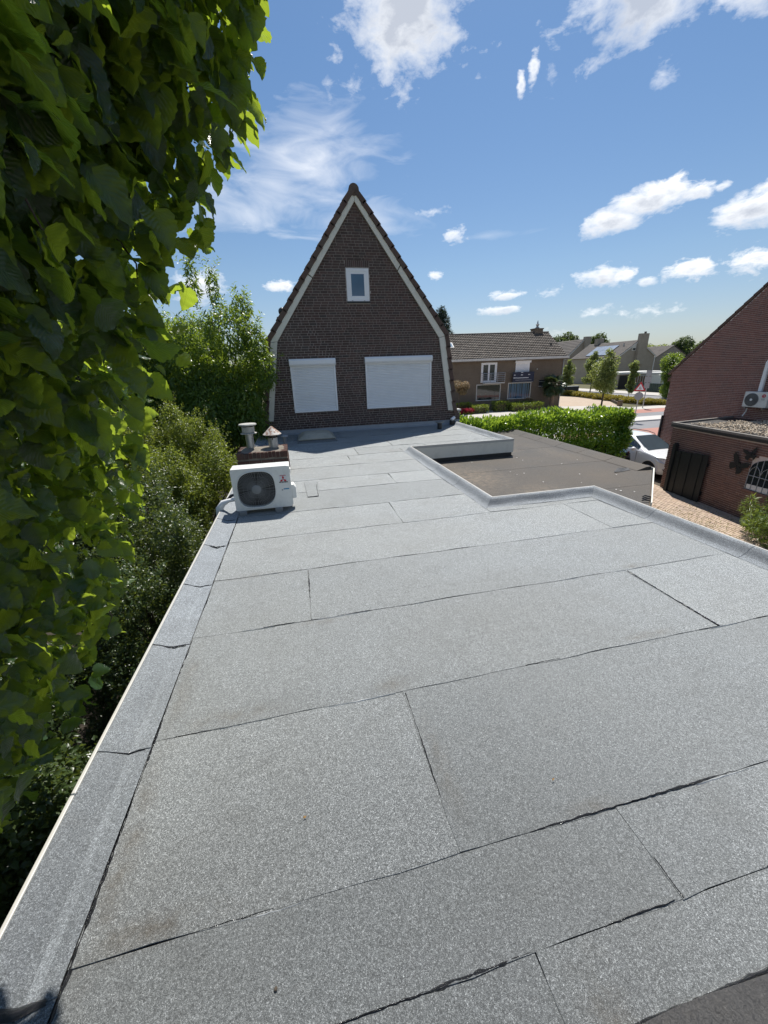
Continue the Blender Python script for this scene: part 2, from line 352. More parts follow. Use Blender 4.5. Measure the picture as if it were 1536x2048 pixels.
M['mortar_d'] = plain('mortar', (.44, .395, .36), .95, .2, 14, .8, 90)
M['mortar_moss'] = plain('mossy mortar', (.20, .175, .14), .95, .4, 9, .9, 60, dirt=.6); M['mortar_r'] = plain('pale mortar', (.62, .54, .50), .95, .15, 14, .8, 90)
M['brick_gable'] = brick_mat('dark brown brick', [(.074, .053, .047), (.122, .076, .066), (.090, .062, .055), (.155, .095, .080), (.076, .066, .062)])
M['brick_red'] = brick_mat('red brick', [(.215, .104, .086), (.285, .136, .110), (.235, .115, .098), (.335, .165, .132), (.175, .10, .09)])
M['brick_old'] = brick_mat('old chimney brick', [(.085, .045, .036), (.115, .058, .045), (.07, .045, .038), (.14, .08, .062)])
M['brick_annexe'] = brick_mat('brown red brick', [(.170, .098, .078), (.225, .125, .098), (.185, .108, .088), (.26, .145, .112), (.140, .088, .078)])
M['tile_dark'] = tiles_mat('dark roof tile', [(.095, .060, .048), (.135, .085, .066), (.115, .075, .062), (.155, .10, .078)])
M['tile_grey'] = tiles_mat('grey brown roof tile', [(.095, .078, .064), (.150, .126, .104), (.120, .102, .088), (.185, .158, .132), (.105, .092, .082)])
M['tile_far'] = tiles_mat('far roof tile', [(.085, .075, .068), (.115, .100, .09), (.10, .09, .085)])
M['facade_brown'] = facade_mat('brown facade brick', (.155, .118, .084), (.19, .145, .102), (.22, .185, .15))
M['facade_far'] = facade_mat('grey brown facade brick', (.30, .26, .205), (.35, .305, .24), (.38, .34, .29))
M['facade_tan'] = facade_mat('tan facade brick', (.37, .315, .235), (.42, .36, .27), (.42, .38, .32))
M['glass'] = glass_mat('window glass'); M['glass_blue'] = glass_mat('pale window glass', (.06, .11, .165), .10)
M['black_paint'] = plain('black stained wood', (.009, .012, .0135), .6, .3, 9, .4, 60)
M['green_paint'] = plain('dark green boards', (.022, .045, .038), .6, .25, 6, .2, 40)
M['bark'] = plain('bark', (.075, .058, .042), .9, .35, 14, 1., 40); M['wood'] = plain('weathered wood', (.21, .14, .09), .8, .3, 8, .5, 50)
M['soil'] = plain('leaf litter soil', (.035, .028, .02), .95, .5, 5, 1., 30)
M['navy'] = plain('navy banner', (.012, .018, .045), .5, .15, 3)
M['asphalt'] = plain('asphalt road', (.20, .20, .205), .85, .1, .6, .4, 60); M['concrete'] = plain('pale paving', (.46, .43, .385), .85, .1, .7, .3, 40)
M['redpath'] = plain('red cycle path asphalt', (.36, .17, .13), .85, .12, .8, .3, 50); M['kerb'] = plain('kerb concrete', (.5, .48, .45), .8, .1, 2, .2, 40)
M['sand'] = plain('sand coloured clinker yard', (.42, .33, .245), .9, .16, .9, .4, 12)
M['car_glass'] = glass_mat('car glass', (.035, .05, .062), .04); M['car_white'] = plain('white car paint', (.80, .81, .82), .22, .02, 2, coat=.6); M['car_dark'] = plain('dark car paint', (.015, .02, .022), .2, .1, 3, coat=.6)
M['tyre'] = plain('tyre rubber', (.018, .018, .018), .8, .2, 20); M['alloy'] = plain('alloy rim', (.5, .5, .51), .3, .1, 6, metal=.8)
M['chrome'] = plain('headlamp clear', (.62, .64, .66), .12, .1, 30, spec=.8); M['red_lamp'] = plain('red lamp', (.42, .012, .015), .15, .2, 12, coat=.5)
M['sign_red'] = plain('sign red', (.55, .03, .04), .4, .05, 3); M['sign_white'] = plain('sign white', (.82, .82, .82), .4, .03, 3); M['sign_grey'] = plain('sign back grey', (.33, .35, .355), .45, .08, 6, metal=.3)
M['logo_red'] = plain('printed red', (.50, .012, .03), .45, .05, 3); M['ink'] = plain('printed black', (.03, .03, .035), .5, .1, 3); M['ink_blue'] = plain('printed blue', (.05, .25, .42), .5, .05, 3); M['sticker'] = plain('sticker grey', (.66, .67, .67), .4, .03, 3)
def solar():
    t = NT('solar panel'); u = t.sep(t.tc.outputs['Generated']); g = t.noise(2, 3)
    t.set(col=t.mix(g, (.16, .20, .26), (.24, .29, .36)), rough=.3, spec=.9); return t.m
M['solar'] = solar()
M['leaf_hazel'] = leaf_mat('hazel leaf', (.014, .036, .017), (.032, .070, .027), (.58, .76, .06), .41, .30, True)
M['leaf_peach'] = leaf_mat('peach leaf', (.060, .115, .024), (.115, .185, .036), (.42, .56, .05), .42, .30)
M['leaf_privet'] = leaf_mat('privet leaf', (.036, .064, .020), (.072, .105, .034), (.26, .33, .05), .30, .36)
M['leaf_gold'] = leaf_mat('golden privet leaf', (.066, .105, .022), (.145, .178, .034), (.42, .50, .06), .40, .36)
M['leaf_ever'] = leaf_mat('dark shrub leaf', (.030, .052, .020), (.055, .080, .030), (.18, .24, .04), .28, .30)
M['leaf_laurel'] = leaf_mat('cherry laurel leaf', (.062, .150, .022), (.145, .275, .036), (.50, .70, .06), .40, .22)
M['leaf_street'] = leaf_mat('street tree leaf', (.105, .150, .045), (.180, .215, .075), (.45, .52, .12), .42, .45)
M['leaf_far'] = leaf_mat('far tree leaf', (.040, .070, .024), (.070, .105, .036), (.22, .30, .06), .32, .5)
M['leaf_conifer'] = leaf_mat('conifer needle', (.025, .048, .032), (.042, .070, .045), (.08, .12, .06), .2, .55)
M['leaf_yellow'] = leaf_mat('yellow ground shrub leaf', (.17, .16, .02), (.34, .27, .03), (.5, .42, .05), .35, .5)
M['leaf_box'] = leaf_mat('clipped box leaf', (.13, .20, .02), (.24, .30, .04), (.36, .44, .05), .35, .4)
M['leaf_bamboo'] = leaf_mat('bamboo leaf', (.075, .135, .030), (.14, .20, .045), (.40, .50, .07), .38, .4)
M['leaf_palm'] = leaf_mat('palm leaf', (.035, .06, .025), (.065, .095, .04), (.15, .2, .05), .25, .3)
M['leaf_rose'] = leaf_mat('pink green leaf', (.16, .16, .07), (.30, .21, .13), (.5, .35, .2), .35, .5)
M['petal_red'] = leaf_mat('crimson petal', (.28, .012, .03), (.42, .03, .06), (.5, .05, .08), .3, .5)
M['grass'] = leaf_mat('grass blade', (.09, .12, .025), (.19, .20, .05), (.4, .42, .08), .35, .55)
M['stone'] = brick_mat('gravel stone', [(.46, .37, .26), (.62, .53, .40), (.36, .29, .22), (.70, .62, .50), (.50, .37, .24)])
M['paver'] = brick_mat('clay paver', [(.47, .35, .26), (.54, .42, .31), (.50, .38, .30), (.58, .46, .35), (.44, .33, .26)])
M['joint'] = plain('sandy joint', (.085, .07, .05), .95, .25, 18, .5, 60)

# ------------------------------------------------------------------ setting: ground, street
def plane_mb(x0, x1, y0, y1, z): return MB().quad((x0, y0, z), (x1, y0, z), (x1, y1, z), (x0, y1, z))
def ground_mat():
    t = NT('ground'); n = t.noise(.05, 6, .6)
    c = t.mix(n, (.075, .085, .035), (.15, .13, .08)); t.set(col=c, rough=.95, spec=.2); t.bump(t.noise(3, 5), .4, .1); return t.m
struct('ground', plane_mb(-900, 1200, -400, 1500, 0), ground_mat())
struct('garden_soil', plane_mb(-14, -1.25, -6, 30, .02), M['soil'])
# the brown house stands on a sand coloured yard; street runs past beyond the hedge
def band(name, a, b, w0, w1, z, mat, h=0):   # strip along a->b, offsets w0..w1 to the far side
    a = Vector((*a, 0)); b = Vector((*b, 0)); d = (b - a).normalized(); n = Vector((-d.y, d.x, 0))
    q = [a + n * w0, b + n * w0, b + n * w1, a + n * w1]
    mb = MB().prism([(v.x, v.y, z) for v in q], (0, 0, h)) if h else MB().quad(*[(v.x, v.y, z) for v in q])
    return struct(name, mb, mat)
SA, SB = (70, -6), (18.5, 62)       # street line runs up and to the left
struct('yard', MB().quad((7.6, -8, .012), (31, -8, .012), (36, 41.2, .012), (7.6, 41.2, .012)), M['concrete'])
struct('side_yard', MB().quad((30.2, 41.2, .016), (36, 38.5, .016), (41.5, 46.8, .016), (38.5, 60, .016)), M['sand'])
struct('street', plane_mb(14, 260, 24.0, 27.0, .02), M['asphalt'])
band('median_kerb', (14, 27.0), (260, 27.0), 0, 2.0, .0, M['kerb'], .12)
struct('street', plane_mb(14, 260, 29.0, 31.7, .02), M['asphalt'])
struct('cycle_path', plane_mb(14, 260, 31.7, 34.2, .024), M['redpath'])
struct('cycle_path', plane_mb(17.5, 60, 20.2, 24.0, .024), M['redpath'])
struct('pavement', plane_mb(14, 260, 34.2, 36.3, .03), M['concrete'])
struct('street', plane_mb(43.6, 49.5, 36.3, 300, .02), M['asphalt'])
band('pavement_kerb', (49.5, 300), (49.5, 36.3), 0, 4.4, .0, M['concrete'], .10)

# ------------------------------------------------------------------ flat roof with the felt sheets
RZ = 2.9
roof = thing('flat_roof_extension', 'low flat roof building covered with pale grey slate felt sheets, running up to the gable', 'building', (0, 4, 0))
W_ = MB().prism([(-1.19, -3, 0), (4.32, -3, 0), (4.32, 4.84, 0), (2.62, 4.84, 0), (2.62, 9.05, 0), (5.38, 9.05, 0), (5.38, 13.0, 0), (-1.19, 13.0, 0)], (0, 0, 2.85))
part('wall', W_, M['brick_old'], roof)
def sheet(x0, x1, y0, y1, i=0):      # a felt sheet: near edge lies 5 mm proud on its neighbour
    n = max(2, int((x1 - x0) / .12)); m = max(2, int((y1 - y0) / .15)); vs = []; fs = []
    for j in range(m + 1):
        for k in range(n + 1):
            t = j / m; x = x0 + (x1 - x0) * k / n; y = y0 + (y1 - y0) * t
            if j == 0: y += .004 * math.sin(x * 9 + i) + random.uniform(-.003, .003)
            if k in (0, n): x += random.uniform(-.003, .003)
            z = RZ + (.0020 + .0026 * (.5 + .5 * math.sin(x * 1.9 + i * 2.3) * math.sin(x * .7 + i))) * (1 - t) + .0022 * math.sin(x * 2.3 + y * 1.7) + .0016 * math.sin(x * 5.1 - y * 3.3 + i) + (.003 if k == 0 else 0)
            vs.append((x, y, z))
    for j in range(m):
        for k in range(n):
            a = j * (n + 1) + k; fs.append((a, a + 1, a + n + 2, a + n + 1))
    b = len(vs)
    vs += [(v[0], v[1] + .001, v[2] - .010) for v in vs[:n + 1]]
    fs += [(k, b + k, b + k + 1, k + 1) for k in range(n)]
    c = len(vs); left = [j * (n + 1) for j in range(m + 1)]
    vs += [(vs[q][0], vs[q][1], vs[q][2] - .010) for q in left]
    fs += [(left[j], left[j + 1], c + j + 1, c + j) for j in range(m)]
    part('felt_sheet', MB().add(vs, fs), M['felt'], roof, smooth=True)
XL = -.97
rows = [(.36, .59, [.60], 4.20), (.59, .92, [1.22], 4.20), (.92, 1.81, [.465], 4.20), (1.81, 2.71, [2.935], 4.20), (2.71, 3.60, [-.065], 4.20), (3.60, 4.53, [3.60], 4.20),
        (4.53, 5.40, [1.215], 2.47), (5.40, 6.36, [], 2.47), (6.36, 7.10, [1.60], 2.47), (7.10, 8.09, [], 2.47), (8.09, 9.04, [1.065], 2.47), (9.04, 9.88, [1.35, 3.2], 5.25), (9.88, 10.8, [2.4], 5.25), (10.8, 11.75, [-.1, 3.9], 5.25), (11.75, 13.02, [1.3, 2.7], 5.25)]
for i, (y0, y1, js, xr) in enumerate(rows):
    xs = [XL] + js + [xr]
    for a, b in zip(xs, xs[1:]): sheet(a, b, y0, y1, i)
sheet(2.47, 4.20, 4.53, 4.80, 3)
# melted bitumen squeezed out along seams
def bead(pts, w0, seed, gap=.35, mat='bitumen', name='bitumen_bead'):
    rr = random.Random(seed); mb = MB(); pts = [Vector(q) for q in pts]; L = sum((b - a).length for a, b in zip(pts, pts[1:])); step = .022; ring = []
    s = 0; prof = []
    ph = rr.uniform(0, 9)
    for a, b in zip(pts, pts[1:]):
        d = (b - a); l = d.length; n = max(1, int(l / step)); nr = Vector((-d.y, d.x, 0)).normalized()
        for k in range(n):
            t = (s + l * k / n)
            w = .5 + .5 * math.sin(t * 2.1 + ph) * math.sin(t * .73 + ph * 2) + .3 * math.sin(t * 9 + ph)
            w = w0 * max(0, w - gap) * rr.uniform(.55, 1.3)
            prof.append((a + d * k / n + nr * rr.uniform(-.002, .002), nr, w))
        s += l
    idx = None; vs = []; fs = []
    def flush():
        if len(fs) > 8: part(name, MB().add(vs, fs), M[mat], roof)
    for q, nr, w in prof + [(Vector(), Vector(), 0)]:
        if w < .0007:
            flush(); vs, fs = [], []; idx = None; continue
        h = min(.006, w * .55) * rr.uniform(.6, 1.3); b = len(vs)
        vs += [q - nr * w, q + Vector((0, 0, h + .004)), q + nr * w, q - nr * w * .5 + Vector((0, 0, h * .8 + .003)), q + nr * w * .5 + Vector((0, 0, h * .8 + .003))]
        if idx is not None:
            for u, v in ((0, 3), (3, 1), (1, 4), (4, 2)): fs.append((idx + u, idx + v, b + v, b + u))
        idx = b
for i, (y0, y1, js, xr) in enumerate(rows[:13]):
    sc_ = 1.0 if i < 4 else .8
    if i: bead([(XL, y0 + .002, RZ + .001), (xr, y0 + .002, RZ + .001)], (.0105, .0105, .009, .0065, .006)[min(i, 4)], i * 3 + 1, (.4, .45, .5, .62, .72)[min(i, 4)])
    if 2 <= i <= 10: bead([(XL + .3, y0 - .006, RZ - .001), (xr, y0 - .006, RZ - .001)], .007, i * 7 + 3, .58, 'selvedge', 'pale_selvedge')
    for k, x in enumerate(js): bead([(x, y0, RZ + .001), (x + .01, y1, RZ + .001)], .008, i * 5 + k + 40, .05)
bead([(XL + .004, .36, RZ), (XL + .004, 5.4, RZ), (XL + .004, 9, RZ)], .009, 77, -.15)
bead([(4.195, .4, RZ), (4.195, 4.74, RZ), (2.465, 4.755, RZ), (2.465, 9.45, RZ)], .007, 78, -.05)
# left edge strip in lengths, dipped before a low upstand, with a thin trim outside
cuts = [.36, .86, 1.77, 2.64, 3.52, 4.43, 5.30, 6.2, 7.1, 8.0, 8.9, 9.8, 11.4, 13.0]
def left_profile(y):
    wv = .004 * math.sin(y * 5.3) + .003 * math.sin(y * 11 + 1)
    return [(-.972, .008), (-1.03, .012 + wv * .3), (-1.075, .006 + wv), (-1.12, .022 + wv), (-1.17, .046), (-1.215, .058), (-1.222, .052)]
def sweep_piece(y0, y1, proffn, name, mat, lift=0.):
    n = max(3, int((y1 - y0) / .05)); vs = []; fs = []; m = None
    for j in range(n + 1):
        y = y0 + (y1 - y0) * j / n; pr = proffn(y); m = len(pr)
        for (x, z) in pr:
            yy = y + (-.012 * math.sin((x + 1.22) / .25 * math.pi) if j == 0 else 0) + (random.uniform(-.003, .003) if j == 0 else 0)
            vs.append((x, yy, RZ + z + lift * (1 - j / n)))
    for j in range(n):
        for k in range(m - 1): fs.append((j * m + k, j * m + k + 1, (j + 1) * m + k + 1, (j + 1) * m + k))
    b = len(vs); vs += [(v[0], v[1], v[2] - .012) for v in vs[:m]]; fs += [(k, b + k, b + k + 1, k + 1) for k in range(m - 1)]
    part(name, MB().add(vs, fs), mat, roof, smooth=True)
for a, b in zip(cuts, cuts[1:]):
    sweep_piece(a, b + .02, left_profile, 'edge_strip', M['felt_curb'], .006)
    if a > .4 and a < 6: bead([(-1.21, a - .002, RZ + .056), (-1.14, a - .010, RZ + .03), (-1.08, a - .014, RZ + .012), (-1.02, a - .010, RZ + .013), (-.975, a - .002, RZ + .010)], .010, int(a * 100), -.1)
part('edge_trim', MB().box(-1.240, -1.221, .3, 13.0, RZ - .05, RZ + .063), M['alu'], roof, bevel=.004)
part('fascia_board', MB().box(-1.232, -1.19, .3, 13.0, RZ - .28, RZ - .051), M['cream'], roof)

def curb(path, closed=False, name='roof_curb', inner=1, prof=((0, .100), (.028, .103), (.055, .088), (.085, .052), (.115, .024), (.150, .010), (.185, .004)), mat=None, trim=True, parent=None, z=RZ, pieces=1.05):
    """path: outer edge points; inward is to the right of travel when inner=-1, left when +1"""
    parent = parent or roof; P = [Vector((a, b, 0)) for a, b in path]; nrm = []
    for i in range(len(P)):
        ds = []
        if i > 0: ds.append((P[i] - P[i - 1]).normalized())
        if i < len(P) - 1: ds.append((P[i + 1] - P[i]).normalized())
        ns = [Vector((-d.y, d.x, 0)) * inner for d in ds]; n = sum(ns, Vector()).normalized(); nrm.append(n / max(.3, n.dot(ns[0])))
    for i in range(len(P) - 1):
        L = (P[i + 1] - P[i]).length; k = max(1, round(L / pieces))
        for q in range(k):
            t0, t1 = q / k, (q + 1) / k; m = len(prof); n = max(3, int(L / k / .06)); vs = []; fs = []
            for j in range(n + 1):
                t = t0 + (t1 - t0) * j / n; o = P[i].lerp(P[i + 1], t); nn = nrm[i].lerp(nrm[i + 1], t)
                if 0 < t < 1:
                    d = (P[i + 1] - P[i]).normalized(); base = Vector((-d.y, d.x, 0)) * inner
                    w = min(1, min(t, 1 - t) * L / .2); e = nrm[i] if t < .5 else nrm[i + 1]; nn = e.lerp(base, w)
                for a, (off, h) in enumerate(prof):
                    wob = .004 * math.sin(t * L * 7 + a) * (1 if 1 < a < m - 1 else 0)
                    v = o + nn * off; vs.append((v.x, v.y, z + h + wob + (.004 * (1 - j / n))))
            for j in range(n):
                for a in range(m - 1): fs.append((j * m + a, j * m + a + 1, (j + 1) * m + a + 1, (j + 1) * m + a))
            b = len(vs); vs += [(v[0], v[1], v[2] - .012) for v in vs[:m]]; fs += [(a, b + a, b + a + 1, a + 1) for a in range(m - 1)]
            part(name, MB().add(vs, fs), mat or M['felt_curb'], parent, smooth=True)
        if trim:
            a, b = P[i], P[i + 1]; d = (b - a).normalized(); o = Vector((-d.y, d.x, 0)) * inner
            e0 = nrm[i] if i else o; e1 = nrm[i + 1] if i + 2 < len(P) else o
            q = [a - e0 * .016, b - e1 * .016, b + e1 * .004, a + e0 * .004]
            part('edge_trim', MB().prism([(v.x, v.y, z + .02) for v in q], (0, 0, .086)), M['alu'], parent)
            q = [a - e0 * .010, b - e1 * .010, b + e1 * .03, a + e0 * .03]
            part('fascia_board', MB().prism([(v.x, v.y, z - .20) for v in q], (0, 0, .218)), M['cream'], parent)
curb([(4.36, .36), (4.36, 4.85), (2.645, 4.85), (2.645, 9.04)], inner=1)
curb([(5.42, 9.05), (5.42, 13.0)], inner=1)
# front edge of the small roof: flat felt lip, trim, pale fascia board and black band under it
part('edge_trim', MB().box(2.655, 5.436, 9.012, 9.034, RZ + .045, RZ + .105), M['alu'], roof)
part('felt_lip', MB().prism([(2.66, 9.036, RZ + .006), (2.66, 9.036, RZ + .092), (2.66, 9.10, RZ + .088), (2.66, 9.26, RZ + .012)], (2.60, 0, 0)), M['felt_curb'], roof)
part('fascia_board', MB().box(2.655, 5.43, 9.016, 9.04, RZ - .245, RZ + .043), M['cream'], roof, label='pale fascia board along the front of the small roof')
part('dark_band', MB().box(2.655, 5.40, 9.03, 9.06, RZ - .37, RZ - .247), M['bitumen_matt'], roof)
part('fascia_board', MB().box(5.425, 5.445, 9.03, 13.0, RZ - .245, RZ + .02), M['cream'], roof)
# dark strip along the near edge
near = MB()
def nearz(x, y): return RZ + .012 + max(0, (.34 - y)) * .35
vs = []; fs = []
for j in range(6):
    for k in range(50): x = -.95 + 5.2 * k / 49; y = .375 - .09 * j; vs.append((x, y + .006 * math.sin(x * 8), nearz(x, y) + random.uniform(-.003, .003)))
for j in range(5):
    for k in range(49): a = j * 50 + k; fs.append((a, a + 50, a + 51, a + 1))
vs2 = [(x, y - .001, z - .02) for (x, y, z) in vs[:50]]; b = len(vs); vs += vs2; fs += [(k, k + 1, b + k + 1, b + k) for k in range(49)]
part('near_bitumen_strip', near.add(vs, fs), M['bitumen_matt'], roof)
bead([(-.95, .378, RZ + .002), (4.2, .378, RZ + .002)], .012, 5, -.2)
# lead flashing against the gable
for k in range(7):
    x0 = -1.2 + k * .98; x1 = min(x0 + .975, 5.62)
    part('wall_flashing', MB().prism([(x0, 13.03, RZ + .15), (x0, 13.005, RZ + .15), (x0, 12.985, RZ + .05), (x0, 12.90, RZ + .006), (x0, 13.03, RZ + .006)], (x1 - x0, 0, 0)), M['zinc'], roof)
# patch beside the unit, and litter
part('felt_patch', MB().prism([(.03, 6.04, RZ + .006), (.20, 6.04, RZ + .006), (.20, 6.40, RZ + .006), (.24, 6.55, RZ + .006), (.24, 6.95, RZ + .006), (.0, 6.95, RZ + .006)], (0, 0, .006)), M['felt'], roof)
bead([(.03, 6.04, RZ + .006), (.20, 6.04, RZ + .006), (.20, 6.55, RZ + .006), (.24, 6.95, RZ + .006)], .007, 91, -.1)
def litter(x, y, s, mat, label, name='dead_leaf', cat='leaf'):
    mb = MB().add([(x - s, y - s * .4, RZ + .016), (x, y - s * .3, RZ + .010), (x + s, y + s * .2, RZ + .020), (x + s * .2, y + s * .5, RZ + .012), (x - s * .5, y + s * .3, RZ + .022)], [(0, 1, 4), (1, 3, 4), (1, 2, 3)])
    single(name, mb, mat, label, cat)
M['dry'] = plain('dry leaf', (.42, .25, .09), .7, .2, 30)
litter(1.02, 1.09, .009, M['dry'], 'curled orange dry leaf lying on the felt right of the middle joint')
litter(-.16, 1.21, .009, M['dry'], 'split dry leaf husk on the felt left of the middle joint')
single('pebble', MB().sphere((-.27, .71, RZ + .008), .006, 8, 5, .7), M['bark'], 'small brown pebble lying alone on the nearest felt sheet', 'pebble')

# ------------------------------------------------------------------ garage with old dark felt
GZ = 2.55
gar = thing('garage', 'low garage with a dark stained bitumen roof and cut corner, between grey roof and hedge', 'garage', (5.5, 8.5, 0))
gp = [(2.68, 4.87), (5.52, 4.87), (7.42, 6.66), (7.62, 12.7), (5.46, 12.7), (5.46, 9.02), (2.68, 9.02)]
part('wall', MB().prism([(a * .997 + .012, b, 0) for a, b in gp], (0, 0, GZ - .04)), M['brick_old'], gar)
def gsheet(poly, z=0):
    part('felt_sheet', MB().prism([(a, b, GZ - .03 + z) for a, b in poly], (0, 0, .03)), M['felt_dark'], gar)
ys = [4.87, 5.85, 6.8, 7.75, 8.7, 9.65, 10.6, 11.55, 12.7]
for i, (a, b) in enumerate(zip(ys, ys[1:])):
    xl = 2.68 if b <= 9.02 + .1 else 5.46
    if a < 9.02 < b: gsheet([(2.68, a), (5.45, a), (5.45, 9.02), (2.68, 9.02)], .004); xl = 5.46
    def xr(y): return 5.52 + (y - 4.87) * 1.9 / 1.79 if y < 6.66 else 7.42 + (y - 6.66) * .033
    pts = [(xl, a), (xr(a) - .02, a)] + ([(7.40, 6.66)] if a < 6.66 < b else []) + [(xr(b) - .02, b), (xl, b)]
    gsheet(pts, .002 * (i % 2) + .0006 * i)
n_ = 6
for k in range(n_):                                   # low upstand along the hedge side, in lengths
    y0 = 6.72 + k * (12.7 - 6.72) / n_; y1 = y0 + (12.7 - 6.72) / n_ - .012
    f = lambda y, o: 7.42 + (y - 6.66) * .033 - o
    mb = MB().add([(f(y0, .36), y0, GZ + .008), (f(y1, .36), y1, GZ + .008), (f(y1, .12), y1, GZ + .07), (f(y0, .12), y0, GZ + .07), (f(y0, 0), y0, GZ + .075), (f(y1, 0), y1, GZ + .075), (f(y0, .36), y0, GZ - .01), (f(y0, 0), y0, GZ - .01)], [(0, 3, 2, 1), (3, 4, 5, 2), (0, 6, 7, 4, 3)])
    part('roof_upstand', mb, M['felt_dark'], gar)
part('edge_trim', MB().prism([(7.425, 6.65, GZ - .02), (7.445, 6.65, GZ - .02), (7.645, 12.7, GZ - .02), (7.625, 12.7, GZ - .02)], (0, 0, .075)), M['alu'], gar)
part('edge_trim', MB().prism([(5.53, 4.87, GZ - .10), (5.55, 4.865, GZ - .10), (7.445, 6.65, GZ - .10), (7.42, 6.66, GZ - .10)], (0, 0, .15)), M['cream'], gar)
part('edge_trim', MB().prism([(7.43, 6.65, GZ - .3), (7.445, 6.65, GZ - .3), (7.645, 12.7, GZ - .3), (7.63, 12.7, GZ - .3)], (0, 0, .275)), M['alu'], gar)
for k in range(3):                                     # hooks on the cut corner
    t = .06 + k * .045; cx, cy = 5.55 + 1.9 * t, 4.88 + 1.78 * t
    part('gutter_hook', MB().tube([(cx, cy, GZ + .02), (cx - .10, cy + .05, GZ + .05), (cx - .14, cy + .05, GZ + .03)], .012, 6), M['dark_plastic'], gar)
part('felt_ridge', MB().add([(6.5, 6.75, GZ + .02), (6.75, 6.92, GZ + .05), (7.05, 6.95, GZ + .022), (7.0, 6.82, GZ + .012), (6.7, 6.75, GZ + .012)], [(0, 4, 3, 2, 1)]), M['bitumen_matt'], gar, label='lifted black blister in the felt near the corner')
for i in range(26):
    x, y = random.uniform(3.2, 6.8), random.uniform(5.2, 8.8)
    if x - 5.5 > y - 5.1: continue
    s = random.uniform(.006, .02)
    o = part('lime_speck', MB().add([(x - s, y, GZ + .018), (x, y - s, GZ + .018), (x + s, y, GZ + .019), (x, y + s * 1.2, GZ + .018)], [(0, 1, 2, 3)]), M['offwhite'], gar)

# ------------------------------------------------------------------ brick walls
def brick_wall(parent, O, u, n, inside, u0, u1, z0, z1, L, H, joint, depth, mat, keep, bond='wild', head=.48, seed=1, proud=.006):
    """bricks on a mortar plane; the `keep` nearest ones are their own objects, the rest one joined part"""
    rr = random.Random(seed); O = Vector(O); u = Vector(u).normalized(); n = Vector(n).normalized(); z = Vector((0, 0, 1)); recs = []
    row = 0; zz = z0; base = base_of(parent)
    while zz < z1:
        x = u0 - rr.uniform(0, L)
        while x < u1:
            l = L if (rr.random() < .62) else L * head
            c0, c1 = x, x + l - joint
            while c1 - c0 > .03 and not inside(c0, c0 + .001, zz, zz + H - joint): c0 += .01
            while c1 - c0 > .03 and not inside(c1 - .001, c1, zz, zz + H - joint): c1 -= .01
            if c1 - c0 > .035 and inside(c0, c1, zz, zz + H - joint): recs.append((c0, c1, zz, zz + H - joint, rr.uniform(-.002, .0025)))
            x += l
        zz += H; row += 1
    def dist(q): return (O + u * (q[0] + q[1]) / 2 + z * q[2] - CAMP).length
    recs.sort(key=dist); own, rest = recs[:keep], recs[keep:]
    shapes = {}
    for (a, b, c, d, j) in own:
        w = round(b - a, 2)
        if w not in shapes:
            mb = MB(); mb.obox((0, 0, 0), u, n, z, w / 2, depth / 2, (d - c) / 2); shapes[w] = mb.mesh('brick', mat)
        ctr = O + u * (a + b) / 2 + z * (c + d) / 2 + n * (proud - depth / 2 + j)
        link('brick', shapes[w], parent, ctr - base)
    if rest:
        mb = MB()
        for (a, b, c, d, j) in rest: mb.obox(O + u * (a + b) / 2 + z * (c + d) / 2 + n * (proud - depth / 2 + j), u, n, z, (b - a) / 2, depth / 2, (d - c) / 2)
        part('upper_bricks', mb, mat, parent, kind='stuff')
def in_poly(poly):
    def f(x, y):
        c = False; j = len(poly) - 1
        for i in range(len(poly)):
            (xi, yi), (xj, yj) = poly[i], poly[j]
            if (yi > y) != (yj > y) and x < (xj - xi) * (y - yi) / (yj - yi) + xi: c = not c
            j = i
        return c
    return f

# ------------------------------------------------------------------ steep gable house
GY = 13.05
gh = thing('gable_house', 'steep dark brick gable house with cream verge boards and two closed white shutters', 'house', (2.25, 15, 0))
OUT = [(-.91, 3.36), (-.56, 5.66), (2.22, 9.49), (5.01, 5.76), (5.37, 3.38)]
INN = [(-.745, 3.36), (-.335, 5.69), (2.225, 9.27), (4.81, 5.71), (5.185, 3.38)]
wallpoly = [(-.90, 0), (-.90, 3.4), (-.52, 5.66), (2.22, 9.42), (4.97, 5.74), (5.34, 3.4), (5.65, 3.34), (5.65, 0)]
gw = part('wall', MB().prism([(x, GY + .004, z) for x, z in wallpoly], (0, .25, 0)), M['mortar_d'], gh)
tp = in_poly([(-.90, 2.5), (-.89, 3.4), (-.50, 5.66), (2.22, 9.40), (4.96, 5.73), (5.33, 3.4), (5.65, 3.32), (5.65, 2.5)])
holes = [(1.855, 2.575, 6.74, 7.846), (-.03, 1.33, 3.64, 5.15), (2.36, 4.50, 3.64, 5.15)]
def ins(a, b, c, d):
    if not (tp(a, c) and tp(b, c) and tp(a, d) and tp(b, d)): return False
    return all(b < h0 or a > h1 or d < g0 or c > g1 for h0, h1, g0, g1 in holes)
brick_wall(gw, (0, GY, 0), (1, 0, 0), (0, -1, 0), ins, -.9, 5.66, 3.06, 9.4, .222, .0715, .012, .03, M['brick_gable'], 300, seed=5)
sb = MB().box(-.024, .024, -.015, .015, -.085, .085).mesh('soldier_brick', M['brick_gable'])
for k in range(12): link('soldier_brick', sb, gw, Vector((1.885 + k * .060, GY + .009, 7.76)) - base_of(gw))
